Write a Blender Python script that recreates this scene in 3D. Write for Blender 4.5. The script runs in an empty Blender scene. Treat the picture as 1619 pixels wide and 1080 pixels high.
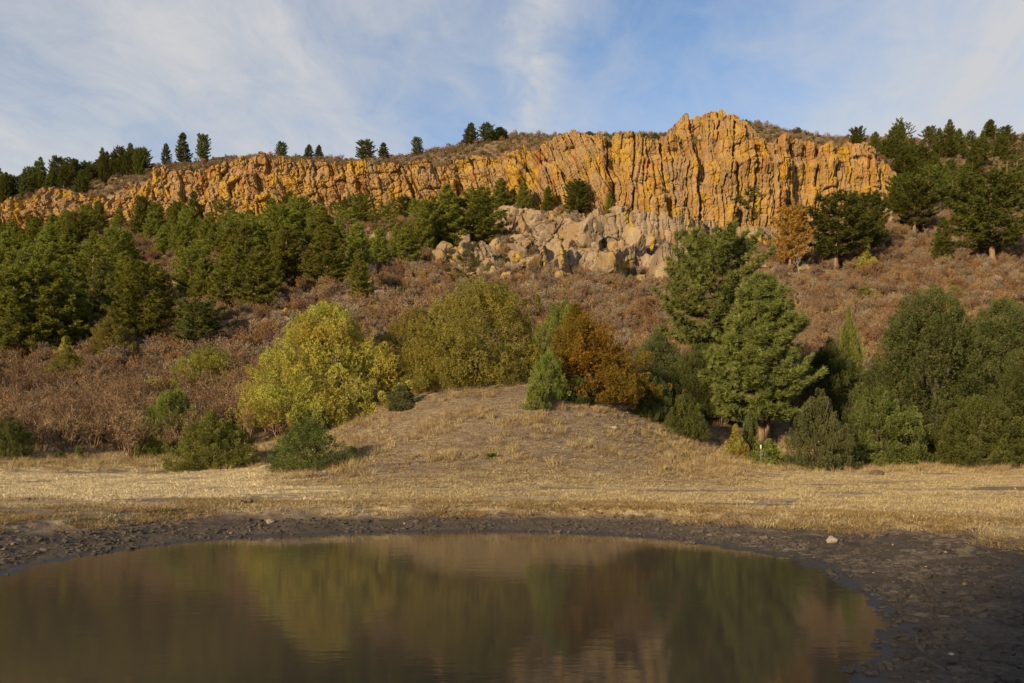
import bpy, math, random
import numpy as np
from mathutils import Vector, Matrix, Euler

# ------------------------------------------------------------------ camera, sky, sun, exposure
SC = bpy.context.scene
COL = SC.collection
F, CX, YH, HC = 1270.0, 809.5, 700.0, 1.7      # focal length in photo pixels, centre column, horizon row, eye height
WATER = -0.45
cam = bpy.data.cameras.new("camera"); cam_o = bpy.data.objects.new("camera", cam); COL.objects.link(cam_o)
cam.sensor_width = 36.0; cam.lens = 36.0 * F / 1619.0
cam.shift_y = (YH - 540.0) / 1619.0
cam.clip_start = 0.1; cam.clip_end = 3000
cam_o.location = (0, 0, HC); cam_o.rotation_euler = (math.radians(90), 0, 0)
SC.camera = cam_o

SUN_EL, SUN_AZ = math.radians(15), math.radians(218)   # azimuth clockwise from +Y: behind the camera, to its left
sun = bpy.data.lights.new("sun", 'SUN'); sun_o = bpy.data.objects.new("sun", sun); COL.objects.link(sun_o)
sun.energy = 4.4; sun.angle = math.radians(4.0); sun.color = (1.0, 0.75, 0.43)
sdir = Vector((math.cos(SUN_EL) * math.sin(SUN_AZ), math.cos(SUN_EL) * math.cos(SUN_AZ), math.sin(SUN_EL)))
sun_o.rotation_euler = sdir.to_track_quat('Z', 'Y').to_euler(); sun_o.location = (-20, -30, 40)

SC.view_settings.view_transform = 'Standard'; SC.view_settings.look = 'None'
SC.view_settings.exposure = 1.0; SC.view_settings.gamma = 1.0
SC.render.engine = 'CYCLES'
SC.cycles.use_denoising = True
SC.cycles.max_bounces = 5; SC.cycles.diffuse_bounces = 2; SC.cycles.glossy_bounces = 2
SC.cycles.transmission_bounces = 2; SC.cycles.transparent_max_bounces = 4
SC.cycles.caustics_reflective = False; SC.cycles.caustics_refractive = False


class NT:
    """small helper around a node tree"""
    def __init__(s, tree): s.t = tree; tree.nodes.clear()
    def n(s, typ, ins=None, **kw):
        nd = s.t.nodes.new(typ)
        for k, v in kw.items(): setattr(nd, k, v)
        for k, v in (ins or {}).items():
            sock = nd.inputs[k]
            if isinstance(v, bpy.types.NodeSocket): s.t.links.new(v, sock)
            else: sock.default_value = v
        return nd
    def math(s, op, a, b=0.0, c=0.0, clamp=False):
        return s.n('ShaderNodeMath', {0: a, 1: b, 2: c}, operation=op, use_clamp=clamp).outputs[0]
    def mix(s, fac, a, b, blend='MIX'):
        nd = s.n('ShaderNodeMix', data_type='RGBA', blend_type=blend)
        for i, v in ((0, fac), (6, a), (7, b)):
            if isinstance(v, bpy.types.NodeSocket): s.t.links.new(v, nd.inputs[i])
            else: nd.inputs[i].default_value = (*v, 1) if (i and len(v) == 3) else v
        return nd.outputs[2]
    def ramp(s, fac, stops):
        nd = s.n('ShaderNodeValToRGB', {0: fac}); r = nd.color_ramp
        while len(r.elements) < len(stops): r.elements.new(0.5)
        for e, (p, c) in zip(r.elements, stops):
            e.position = p; e.color = (c, c, c, 1) if isinstance(c, (int, float)) else (*c, 1)
        return nd.outputs[0]
    def noise(s, vec, scale, detail=4, rough=0.55, dist=0.0):
        return s.n('ShaderNodeTexNoise', {'Vector': vec, 'Scale': scale, 'Detail': detail, 'Roughness': rough, 'Distortion': dist}).outputs[0]
    def scale(s, vec, sc, loc=(0, 0, 0), rot=(0, 0, 0)):
        return s.n('ShaderNodeMapping', {'Vector': vec, 'Scale': sc, 'Location': loc, 'Rotation': rot}).outputs[0]
    def attr(s, name): return s.n('ShaderNodeAttribute', attribute_name=name).outputs['Fac']


world = bpy.data.worlds.new("World"); SC.world = world; world.use_nodes = True
w = NT(world.node_tree)
sky = w.n('ShaderNodeTexSky', sky_type='NISHITA', sun_disc=False, sun_elevation=SUN_EL, sun_rotation=SUN_AZ,
          altitude=1800.0, air_density=1.0, dust_density=0.6, ozone_density=1.6)
tc = w.n('ShaderNodeTexCoord').outputs['Generated']
sx = w.n('ShaderNodeSeparateXYZ', {0: tc})
zz = w.math('ADD', w.math('MAXIMUM', sx.outputs[2], 0.0), 0.10)
px_ = w.math('DIVIDE', sx.outputs[0], zz); py_ = w.math('DIVIDE', sx.outputs[1], zz)
pl = w.n('ShaderNodeCombineXYZ', {0: px_, 1: py_, 2: 0.0}).outputs[0]
wob = w.noise(w.scale(pl, (1, 1, 1), (4.0, 1.0, 0)), 0.8, 2, 0.5)
plw = w.n('ShaderNodeCombineXYZ', {0: w.math('ADD', px_, w.math('MULTIPLY', wob, 0.5)), 1: py_, 2: 0.0}).outputs[0]
c1 = w.noise(w.scale(plw, (1.0, 0.34, 1), (3.1, 0.4, 0), (0, 0, 0.10)), 1.3, 8, 0.62, 0.5)
c2 = w.noise(w.scale(pl, (1.0, 0.6, 1), (1.7, 5.2, 0)), 0.45, 3, 0.5, 0.4)
c3 = w.noise(w.scale(plw, (1.0, 0.8, 1), (7.7, 2.2, 0), (0, 0, -0.5)), 6.5, 6, 0.65, 0.6)
cs = w.math('ADD', w.math('MULTIPLY', c1, 0.58), w.math('ADD', w.math('MULTIPLY', c2, 0.50), w.math('MULTIPLY', c3, 0.24)))
band = w.math('SUBTRACT', 1.0, w.math('DIVIDE', w.math('ABSOLUTE', w.math('ADD', px_, w.math('SUBTRACT', w.math('MULTIPLY', wob, 0.22), 0.17))), 0.10), clamp=True)
cs = w.math('ADD', cs, w.math('MULTIPLY', w.math('MULTIPLY', band, c3), 0.30))      # one broken trail of cloud
path = w.math('MULTIPLY', w.math('DIVIDE', 0.16, zz), 0.34)          # thin high cloud seen through a longer path low down
cloud = w.ramp(w.math('ADD', cs, path), [(0.60, 0.0), (0.74, 0.42), (0.90, 0.95)])
skyc = w.mix(cloud, sky.outputs[0], (3.3, 3.32, 3.36))
bg = w.n('ShaderNodeBackground', {0: skyc, 1: 0.095})
wo = w.n('ShaderNodeOutputWorld', {0: bg.outputs[0]})

# ------------------------------------------------------------------ noise tools
rng = np.random.default_rng(7)
random.seed(7)


def _h(ix, iy, seed=0):
    a = (ix.astype(np.int64) * 374761393 + iy.astype(np.int64) * 668265263 + seed * 974634777) & 0xFFFFFFFF
    a = ((a ^ (a >> 13)) * 1274126177) & 0xFFFFFFFF
    a = ((a ^ (a >> 16)) * 2246822519) & 0xFFFFFFFF
    return ((a ^ (a >> 15)) & 0xFFFFFF) / float(0xFFFFFF)


def vn(x, y, seed=0):
    x = np.asarray(x, float); y = np.asarray(y, float)
    ix = np.floor(x); iy = np.floor(y); fx = x - ix; fy = y - iy
    fx = fx * fx * fx * (fx * (fx * 6 - 15) + 10); fy = fy * fy * fy * (fy * (fy * 6 - 15) + 10)
    a = _h(ix, iy, seed); b = _h(ix + 1, iy, seed); c = _h(ix, iy + 1, seed); d = _h(ix + 1, iy + 1, seed)
    return (a + (b - a) * fx) * (1 - fy) + (c + (d - c) * fx) * fy


def fbm(x, y, o=4, seed=0, g=0.5):
    s = 0; amp = 1; t = 0
    for k in range(o):
        s = s + amp * (vn(x * 2 ** k + 17.3 * k, y * 2 ** k + 5.1 * k, seed + k) * 2 - 1); t += amp; amp *= g
    return s / t


def worley(x, y, seed=0, jit=0.9):
    x = np.asarray(x, float); y = np.asarray(y, float)
    ix = np.floor(x); iy = np.floor(y)
    f1 = np.full(x.shape, 9.0); f2 = np.full(x.shape, 9.0); cid = np.zeros(x.shape); cxx = np.zeros(x.shape); cyy = np.zeros(x.shape)
    for dx in (-1, 0, 1):
        for dy in (-1, 0, 1):
            jx = ix + dx; jy = iy + dy
            qx = jx + 0.5 + jit * (_h(jx, jy, seed) - 0.5); qy = jy + 0.5 + jit * (_h(jx, jy, seed + 51) - 0.5)
            d = np.hypot(x - qx, y - qy)
            n = d < f1
            f2 = np.where(n, f1, np.minimum(f2, d))
            cid = np.where(n, _h(jx, jy, seed + 99), cid); cxx = np.where(n, x - qx, cxx); cyy = np.where(n, y - qy, cyy)
            f1 = np.where(n, d, f1)
    return f1, f2, cid, cxx, cyy


def w1(x, seed=0):
    """uneven one-dimensional cells: index, place within the cell, distance to its nearer end"""
    i = np.floor(x); bd = lambda j: j + 0.75 * (_h(j, j * 0 + 3, seed) - 0.5)
    i = np.where(x < bd(i), i - 1, np.where(x >= bd(i + 1), i + 1, i)); lo = bd(i); hi = bd(i + 1)
    return i, (x - lo) / (hi - lo), np.minimum(x - lo, hi - x)


def smooth(a, b, x):
    t = np.clip((x - a) / (b - a), 0, 1); return t * t * (3 - 2 * t)


def mesh_np(name, verts, faces, mat=None, smoothed=False, attrs=None):
    """faces: (n,3) or (n,4) integer array, or a list of such arrays"""
    verts = np.asarray(verts, np.float32).reshape(-1, 3)
    fl = [np.asarray(q, np.int32) for q in (faces if isinstance(faces, list) else [faces]) if len(q)]
    me = bpy.data.meshes.new(name)
    me.vertices.add(len(verts)); me.vertices.foreach_set('co', verts.ravel())
    idx = np.concatenate([q.ravel() for q in fl]); tot = np.concatenate([np.full(len(q), q.shape[1], np.int32) for q in fl])
    me.loops.add(len(idx)); me.loops.foreach_set('vertex_index', idx)
    me.polygons.add(len(tot)); st = np.concatenate([[0], np.cumsum(tot)[:-1]]).astype(np.int32)
    me.polygons.foreach_set('loop_start', st)
    me.polygons.foreach_set('use_smooth', np.full(len(tot), bool(smoothed)))
    me.update(calc_edges=True)
    for k, v in (attrs or {}).items():
        a = me.attributes.new(k, 'FLOAT', 'POINT'); a.data.foreach_set('value', np.asarray(v, np.float32).ravel())
    if mat: me.materials.append(mat)
    return me


def link(name, me, parent=None):
    o = bpy.data.objects.new(name, me); COL.objects.link(o); o.parent = parent; return o


def tag(o, label=None, cat=None, group=None, kind=None):
    if label: o['label'] = label
    if cat: o['category'] = cat
    if group: o['group'] = group
    if kind: o['kind'] = kind
    return o


# ------------------------------------------------------------------ materials
def mat(name):
    m = bpy.data.materials.new(name); m.use_nodes = True
    return m, NT(m.node_tree)


def out(t, sh, disp=None):
    t.n('ShaderNodeOutputMaterial', {0: sh})


def leaf_mat(name, dark, light, alt=None, trans=0.38):
    spread = 0.3 if 'scales' in name else 0.65
    m, t = mat(name)
    ti = t.attr('tint')
    oi = t.n('ShaderNodeObjectInfo').outputs['Random']
    c = t.mix(ti, dark, light)
    pos = t.n('ShaderNodeTexCoord').outputs['Object']
    if alt:
        nz = t.ramp(t.noise(pos, 0.45, 3, 0.6), [(0.42, 0.0), (0.62, 1.0)])
        c = t.mix(t.math('MULTIPLY', nz, 0.75), c, alt)
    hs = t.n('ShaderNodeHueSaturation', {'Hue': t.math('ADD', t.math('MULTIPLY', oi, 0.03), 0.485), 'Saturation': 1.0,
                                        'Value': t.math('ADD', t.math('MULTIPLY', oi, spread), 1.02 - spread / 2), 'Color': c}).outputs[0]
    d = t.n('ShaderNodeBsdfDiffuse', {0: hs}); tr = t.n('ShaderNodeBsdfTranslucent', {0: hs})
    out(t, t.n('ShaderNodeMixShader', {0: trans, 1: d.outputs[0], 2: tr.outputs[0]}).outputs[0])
    return m


def bark_mat(name, a, b, sc=6.0):
    m, t = mat(name)
    pos = t.n('ShaderNodeTexCoord').outputs['Object']
    nz = t.noise(t.scale(pos, (1, 1, 0.25)), sc, 4, 0.6)
    c = t.mix(t.ramp(nz, [(0.35, 0.0), (0.65, 1.0)]), a, b)
    p = t.n('ShaderNodeBsdfPrincipled', {'Base Color': c, 'Roughness': 0.95, 'Specular IOR Level': 0.1})
    out(t, p.outputs[0]); return m


M = {}
M['pine'] = leaf_mat('pine_needles', (0.094, 0.108, 0.020), (0.270, 0.280, 0.052))
M['pine_cool'] = leaf_mat('cool_pine_needles', (0.078, 0.091, 0.025), (0.205, 0.218, 0.062))
M['pine_deep_shade'] = leaf_mat('deep_shade_pine_needles', (0.050, 0.062, 0.014), (0.145, 0.158, 0.036))  # darker needles: backlit shade of the rim pines put into the colour
M['pine_brown'] = leaf_mat('dead_pine_needles', (0.20, 0.095, 0.02), (0.36, 0.20, 0.05))
M['jun_yellow'] = leaf_mat('yellow_green_scales', (0.170, 0.176, 0.036), (0.435, 0.425, 0.100), (0.33, 0.225, 0.045))
M['jun_olive'] = leaf_mat('olive_scales', (0.118, 0.116, 0.026), (0.280, 0.264, 0.068), (0.25, 0.20, 0.04))
M['jun_green'] = leaf_mat('green_scales', (0.090, 0.110, 0.026), (0.240, 0.262, 0.066))
M['jun_dark_shade'] = leaf_mat('deep_shade_green_scales', (0.050, 0.061, 0.019), (0.128, 0.145, 0.050))  # dark green, with the shade over the big junipers put into the colour
M['jun_mid'] = leaf_mat('mid_green_scales', (0.066, 0.082, 0.023), (0.172, 0.195, 0.058))
M['jun_orange'] = leaf_mat('rusty_scales', (0.145, 0.088, 0.014), (0.330, 0.205, 0.032), (0.16, 0.14, 0.025))
M['jun_grey'] = leaf_mat('grey_green_scales', (0.066, 0.078, 0.030), (0.160, 0.175, 0.075))
M['bark_pine'] = bark_mat('pine_bark', (0.10, 0.065, 0.04), (0.22, 0.15, 0.10))
M['bark_jun'] = bark_mat('juniper_bark', (0.05, 0.04, 0.03), (0.11, 0.088, 0.066))
M['dead_wood'] = bark_mat('weathered_wood', (0.22, 0.18, 0.14), (0.36, 0.31, 0.26))
M['twig'] = leaf_mat('oak_twigs', (0.095, 0.063, 0.040), (0.225, 0.155, 0.100), None, 0.0)
M['twig_grey'] = leaf_mat('grey_twigs', (0.11, 0.085, 0.062), (0.24, 0.19, 0.14), None, 0.0)
M['twig_leaf'] = leaf_mat('dry_oak_leaves', (0.14, 0.080, 0.038), (0.26, 0.160, 0.080), None, 0.15)
M['sage'] = leaf_mat('sage_leaves', (0.07, 0.072, 0.028), (0.16, 0.150, 0.062), None, 0.1)
M['straw'] = leaf_mat('straw', (0.19, 0.150, 0.085), (0.42, 0.345, 0.205), None, 0.2)
M['straw_sunlit'] = leaf_mat('sunlit_straw', (0.33, 0.275, 0.170), (0.64, 0.55, 0.37), None, 0.2)  # paler straw: sunlight on one side of the field put into the colour
M['straw_brown'] = leaf_mat('brown_straw', (0.13, 0.092, 0.045), (0.32, 0.235, 0.115), None, 0.2)
M['straw_gold'] = leaf_mat('gold_straw', (0.18, 0.130, 0.062), (0.40, 0.300, 0.155), None, 0.2)
M['weed'] = leaf_mat('weed_leaves', (0.05, 0.09, 0.02), (0.11, 0.18, 0.04))

# ground: dry field, bare mound, brown hillside litter, rock, mud (the masks are where each soil lies)
m, t = mat('ground_soil'); M['ground'] = m
pos = t.n('ShaderNodeNewGeometry').outputs['Position']
nA = t.noise(pos, 0.35, 5, 0.6); nB = t.noise(pos, 2.3, 5, 0.65); nC = t.noise(pos, 14.0, 4, 0.65); nD = t.noise(t.scale(pos, (0.5, 1.0, 1)), 0.55, 7, 0.7, 0.8)
soil = t.mix(t.ramp(nB, [(0.35, 0.0), (0.65, 1.0)]), (0.105, 0.082, 0.062), (0.20, 0.155, 0.118))
strawc = t.mix(t.ramp(nC, [(0.3, 0.0), (0.7, 1.0)]), (0.26, 0.20, 0.115), (0.42, 0.335, 0.205))
field = t.mix(t.ramp(nD, [(0.34, 0.0), (0.50, 1.0)]), t.mix(0.5, soil, (0.15, 0.12, 0.09)), strawc)
c = t.mix(t.attr('field'), soil, field)
hill = t.mix(t.ramp(nA, [(0.35, 0.0), (0.65, 1.0)]), (0.115, 0.075, 0.050), (0.20, 0.145, 0.095))
hill = t.mix(t.ramp(nC, [(0.35, 0.0), (0.7, 0.8)]), hill, (0.13, 0.095, 0.065))
c = t.mix(t.attr('hill'), c, hill)
rk = t.mix(t.ramp(nB, [(0.35, 0.0), (0.65, 1.0)]), (0.14, 0.10, 0.062), (0.24, 0.18, 0.12))
c = t.mix(t.attr('rock'), c, rk)
mudc = t.mix(t.ramp(nB, [(0.3, 0.0), (0.7, 1.0)]), (0.052, 0.042, 0.033), (0.118, 0.096, 0.075))
mudc = t.mix(t.ramp(nC, [(0.3, 0.0), (0.75, 0.6)]), mudc, (0.036, 0.030, 0.025))
c = t.mix(t.attr('mud'), c, mudc)
wet = t.attr('wet')
c = t.mix(wet, c, (0.016, 0.014, 0.013))
bmp = t.n('ShaderNodeBump', {'Height': t.math('ADD', t.math('MULTIPLY', nC, 0.05), t.math('MULTIPLY', t.noise(pos, 45, 3), 0.02)), 'Strength': 0.9, 'Distance': 1.0})
p = t.n('ShaderNodeBsdfPrincipled', {'Base Color': c, 'Roughness': t.math('SUBTRACT', 0.95, t.math('MULTIPLY', wet, 0.55)), 'Specular IOR Level': t.math('ADD', 0.1, t.math('MULTIPLY', wet, 0.4)), 'Normal': bmp.outputs[0]})
out(t, p.outputs[0])

m, t = mat('cracked_mud'); M['mud'] = m
pos = t.n('ShaderNodeNewGeometry').outputs['Position']; oi = t.n('ShaderNodeObjectInfo').outputs['Random']
nB = t.noise(pos, 1.7, 4, 0.6); nC = t.noise(pos, 16.0, 5, 0.7)
c = t.mix(t.ramp(nB, [(0.3, 0.0), (0.72, 1.0)]), (0.045, 0.038, 0.031), (0.135, 0.115, 0.095))
c = t.mix(t.ramp(nC, [(0.35, 0.0), (0.75, 0.7)]), c, (0.034, 0.029, 0.024))
c = t.mix(t.math('MULTIPLY', t.attr('tint'), 0.6), c, (0.135, 0.118, 0.098))
bmp = t.n('ShaderNodeBump', {'Height': t.math('ADD', nC, t.noise(pos, 50, 4, 0.7)), 'Strength': 0.9, 'Distance': 0.03})
out(t, t.n('ShaderNodeBsdfPrincipled', {'Base Color': c, 'Roughness': 0.92, 'Specular IOR Level': 0.15, 'Normal': bmp.outputs[0]}).outputs[0])


def rock_mat(name, a, b, lich, rust, lo, hi, grey=0.5):
    m, t = mat(name)
    pos = t.n('ShaderNodeNewGeometry').outputs['Position']
    n1 = t.noise(t.scale(pos, (1, 1, 0.5)), 0.55, 5, 0.62, 0.3); n2 = t.noise(pos, 2.6, 5, 0.65)
    c = t.mix(t.ramp(n1, [(0.32, 0.0), (0.66, 1.0)]), a, b)
    c = t.mix(t.math('MULTIPLY', t.ramp(n2, [(0.48, 0.0), (0.74, 1.0)]), grey), c, (0.13, 0.105, 0.085))
    c = t.mix(t.math('MULTIPLY', t.ramp(t.noise(t.scale(pos, (1, 1, 0.35), (5, 1, 7)), 0.22, 5, 0.65), [(0.47, 0.0), (0.62, 1.0)]), grey), c, (0.15, 0.115, 0.08))
    ru = t.ramp(t.noise(t.scale(pos, (1.2, 1.2, 0.22), (9, 3, 1)), 0.32, 4, 0.6, 0.4), [(0.52, 0.0), (0.64, 0.75)])
    c = t.mix(ru, c, rust)
    ly = t.ramp(t.math('ADD', t.math('MULTIPLY', t.noise(t.scale(pos, (1, 1, 0.42), (2, 8, 4)), 0.30, 6, 0.66, 0.5), 0.8), t.math('MULTIPLY', n2, 0.2)), [(lo, 0.0), (hi, 0.9)])
    c = t.mix(ly, c, lich)
    bmp = t.n('ShaderNodeBump', {'Height': t.math('ADD', t.math('MULTIPLY', n2, 0.25), t.math('MULTIPLY', t.noise(pos, 9, 4, 0.7), 0.1)), 'Strength': 0.9, 'Distance': 1.0})
    out(t, t.n('ShaderNodeBsdfPrincipled', {'Base Color': c, 'Roughness': 0.93, 'Specular IOR Level': 0.15, 'Normal': bmp.outputs[0]}).outputs[0])
    return m


M['cliff'] = rock_mat('lichen_cliff', (0.20, 0.125, 0.055), (0.30, 0.195, 0.088), (0.32, 0.195, 0.016), (0.26, 0.11, 0.022), 0.50, 0.59, 0.4)
M['rock'] = rock_mat('tan_rock', (0.18, 0.132, 0.086), (0.29, 0.222, 0.150), (0.32, 0.21, 0.022), (0.22, 0.135, 0.065), 0.545, 0.61, 0.6)
M['stone'] = rock_mat('shore_stone', (0.25, 0.21, 0.17), (0.36, 0.31, 0.26), (0.3, 0.26, 0.2), (0.3, 0.25, 0.2), 0.7, 0.8, 0.3)
M['dirt'] = bark_mat('dark_dirt', (0.07, 0.05, 0.035), (0.15, 0.105, 0.07), 9)

m, t = mat('muddy_water'); M['water'] = m
pos = t.n('ShaderNodeNewGeometry').outputs['Position']
h1 = t.noise(t.scale(pos, (0.55, 1.5, 1)), 3.2, 3, 0.5, 0.3); h2 = t.noise(t.scale(pos, (0.5, 1.6, 1)), 11, 2, 0.5)
gate = t.ramp(t.noise(pos, 0.25, 2), [(0.35, 0.15), (0.65, 1.0)])
hh = t.math('MULTIPLY', gate, t.math('ADD', t.math('MULTIPLY', h1, 0.010), t.math('MULTIPLY', h2, 0.0028)))
bmp = t.n('ShaderNodeBump', {'Height': hh, 'Strength': 0.32, 'Distance': 1.0})
out(t, t.n('ShaderNodeBsdfPrincipled', {'Base Color': (0.060, 0.048, 0.032, 1), 'Roughness': 0.06, 'IOR': 1.33, 'Normal': bmp.outputs[0]}).outputs[0])

# ------------------------------------------------------------------ terrain as a function
xs_c = np.array([-500, 0, 200, 300, 430, 560, 700, 850, 950, 1050, 1120, 1200, 1400, 1619, 2100], float)
y36 = np.array([754, 754, 754, 754, 748, 728, 700, 694, 704, 726, 742, 752, 754, 754, 754], float)
ytab = {43: [728, 725, 733, 734, 722, 682, 632, 612, 640, 690, 722, 738, 738, 737, 735],
        46: [722, 718, 724, 724, 706, 664, 614, 602, 620, 668, 700, 715, 725, 728, 728],
        55: [685, 675, 672, 668, 652, 622, 590, 585, 598, 625, 640, 652, 670, 668, 670],
        70: [620, 600, 595, 590, 575, 555, 535, 530, 545, 560, 570, 580, 590, 590, 595],
        90: [550, 520, 515, 508, 490, 480, 470, 470, 480, 492, 495, 500, 510, 510, 515],
        115: [485, 460, 455, 445, 425, 415, 418, 425, 430, 435, 435, 435, 435, 430, 440],
        140: [440, 420, 410, 395, 378, 368, 362, 360, 362, 385, 395, 398, 368, 372, 380]}
DC = lambda x: np.interp(x, [-500, 0, 400, 700, 1000, 1200, 1440, 1619, 2100], [215, 190, 168, 158, 153, 152, 157, 162, 170])
YB = lambda x: np.interp(x, [-500, 0, 100, 150, 300, 500, 600, 680, 740, 850, 950, 1000, 1060, 1120, 1200, 1250, 1300, 1400, 1440, 1500, 1619, 2100],
                        [420, 380, 366, 348, 352, 352, 350, 345, 336, 334, 332, 336, 362, 370, 375, 356, 346, 332, 328, 335, 345, 350])
YR = lambda x: np.interp(x, [-500, 0, 60, 100, 150, 200, 250, 300, 350, 420, 480, 540, 650, 690, 720, 745, 790, 850, 890, 950, 1050, 1100, 1150, 1200, 1300, 1380, 1405, 1440, 1480, 1619, 2100],
                        [370, 328, 302, 306, 312, 290, 268, 272, 258, 253, 256, 263, 262, 262, 246, 239, 248, 236, 225, 222, 224, 228, 238, 233, 234, 236, 248, 288, 322, 330, 335])
YS = lambda x: np.interp(x, [-500, 0, 200, 260, 350, 430, 560, 620, 700, 745, 800, 830, 900, 1000, 1060, 1085, 1110, 1160, 1200, 1250, 1300, 1400, 1500, 1619, 2100],
                        [345, 308, 272, 262, 252, 247, 254, 250, 238, 228, 214, 211, 217, 215, 216, 203, 193, 190, 197, 209, 217, 219, 218, 215, 220])
DS = lambda x: np.interp(x, [1300, 1480, 1619], [32, 60, 75])
zy = lambda y, D: HC + (YH - y) / F * D
UL = np.linspace(-1.5, 1.5, 301); DL = np.arange(0, 330, 0.5)


def blur(a, s, ax):
    k = np.exp(-0.5 * (np.arange(-int(3 * s), int(3 * s) + 1) / s) ** 2); k /= k.sum()
    pad = [(0, 0), (0, 0)]; pad[ax] = (len(k) // 2, len(k) // 2)
    return np.apply_along_axis(lambda v: np.convolve(v, k, 'valid'), ax, np.pad(a, pad, 'edge'))


xl = CX + UL * F
ZS = np.zeros((len(UL), len(DL))); ZP = np.zeros_like(ZS)
for i, x in enumerate(xl):
    dn = [0, 22, 29, 36] + list(ytab) + [DC(x), DC(x) + 60]
    zn = [0, 0, 0.08, zy(np.interp(x, xs_c, y36), 36)] + [zy(np.interp(x, xs_c, v), k) for k, v in ytab.items()]
    zb = zy(YB(x), DC(x)); zn += [zb, zb + 16]
    ZS[i] = np.interp(DL, dn, zn)
    zr = zy(YR(x), DC(x) + 5); zk = zy(YS(x), DC(x) + DS(x))
    ZP[i] = np.interp(DL, [DC(x) + 5, DC(x) + 9, DC(x) + DS(x), DC(x) + DS(x) + 12, 330], [zr - 0.4, zr, zk, zk + 0.3, zk - 3])
ZS = blur(blur(ZS, 1.6, 0), 3.0, 1); ZP = blur(ZP, 1.0, 0)
WR = np.clip((DL[None, :] - (DC(xl)[:, None] + 5.0)) / 3.5, 0, 1)
ZT = ZS * (1 - WR) + ZP * WR


def lat(tab, u, D):
    iu = np.clip((u - UL[0]) / (UL[1] - UL[0]), 0, len(UL) - 1.001); jd = np.clip(D / 0.5, 0, len(DL) - 1.001)
    i = iu.astype(int); j = jd.astype(int); a = iu - i; b = jd - j
    return (tab[i, j] * (1 - a) + tab[i + 1, j] * a) * (1 - b) + (tab[i, j + 1] * (1 - a) + tab[i + 1, j + 1] * a) * b


shore_px = [(0, 912), (60, 894), (150, 878), (250, 863), (350, 853), (450, 847), (600, 842), (800, 841), (950, 845), (1050, 852),
            (1150, 867), (1250, 886), (1310, 906), (1345, 935), (1378, 962), (1392, 990), (1385, 1025), (1345, 1048), (1330, 1080)]
pond = [((x - CX) / F * d, d) for x, y in shore_px for d in [(HC - WATER) * F / (y - YH)]]
pond += [(2.4, 5.6), (1.4, 4.2), (-0.5, 3.3), (-3.5, 3.2), (-6.5, 4.6), (-8.6, 7.2), (-9.2, 10.0)]
pp = np.array(pond); q = []
for i in range(len(pp)):
    p0, p1, p2, p3 = pp[i - 1], pp[i], pp[(i + 1) % len(pp)], pp[(i + 2) % len(pp)]
    for k in range(3):
        s = k / 3
        q.append(0.5 * ((2 * p1) + (-p0 + p2) * s + (2 * p0 - 5 * p1 + 4 * p2 - p3) * s * s + (-p0 + 3 * p1 - 3 * p2 + p3) * s ** 3))
POND = np.array(q)


def pond_sd(X, Y):
    X = np.asarray(X, float); Y = np.asarray(Y, float)
    best = np.full(X.shape, 1e9); ins = np.zeros(X.shape, bool); n = len(POND)
    for i in range(n):
        ax, ay = POND[i]; bx, by = POND[(i + 1) % n]
        ex, ey = bx - ax, by - ay
        h = np.clip(((X - ax) * ex + (Y - ay) * ey) / (ex * ex + ey * ey), 0, 1)
        best = np.minimum(best, np.hypot(X - ax - h * ex, Y - ay - h * ey))
        cr = (ay > Y) != (by > Y)
        ins ^= cr & (X < ex * (Y - ay) / (ey if ey else 1e-9) + ax)
    return np.where(ins, -best, best)


def shore(X, Y):
    """signed distance to the waterline, width of the mud margin"""
    sd = np.full(np.shape(X), 50.0); k = (Y > -12) & (Y < 34) & (np.abs(X) < 34)
    sd[k] = pond_sd(X[k], Y[k])
    sd = sd + np.where(np.abs(sd) < 3, (0.16 + 0.22 * smooth(2.5, 5, X)) * fbm(X * 1.0, Y * 2.2, 4, 31) + 0.09 * fbm(X * 4, Y * 7, 3, 33), 0)
    L = 2.3 + 4.2 * smooth(3.0, 7.5, X - 0.25 * (Y - 14)) * smooth(20.5, 16.0, Y) + 1.0 * smooth(-5, -9, X) + 0.7 * fbm(X * 0.35, Y * 0.35, 3, 40)
    L = np.where(Y < 7, L + 2.5, L)
    return sd, L


def rocky(x, y):
    """where the lower outcrop breaks through the slope (photo pixels)"""
    a = smooth(650, 720, x) * smooth(1130, 1060, x)
    top = 330; bot = np.interp(x, [650, 760, 850, 950, 1020, 1060, 1120], [430, 455, 448, 440, 432, 462, 440])
    return a * smooth(bot + 12, bot - 8, y) * smooth(top - 15, top + 10, y)


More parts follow.
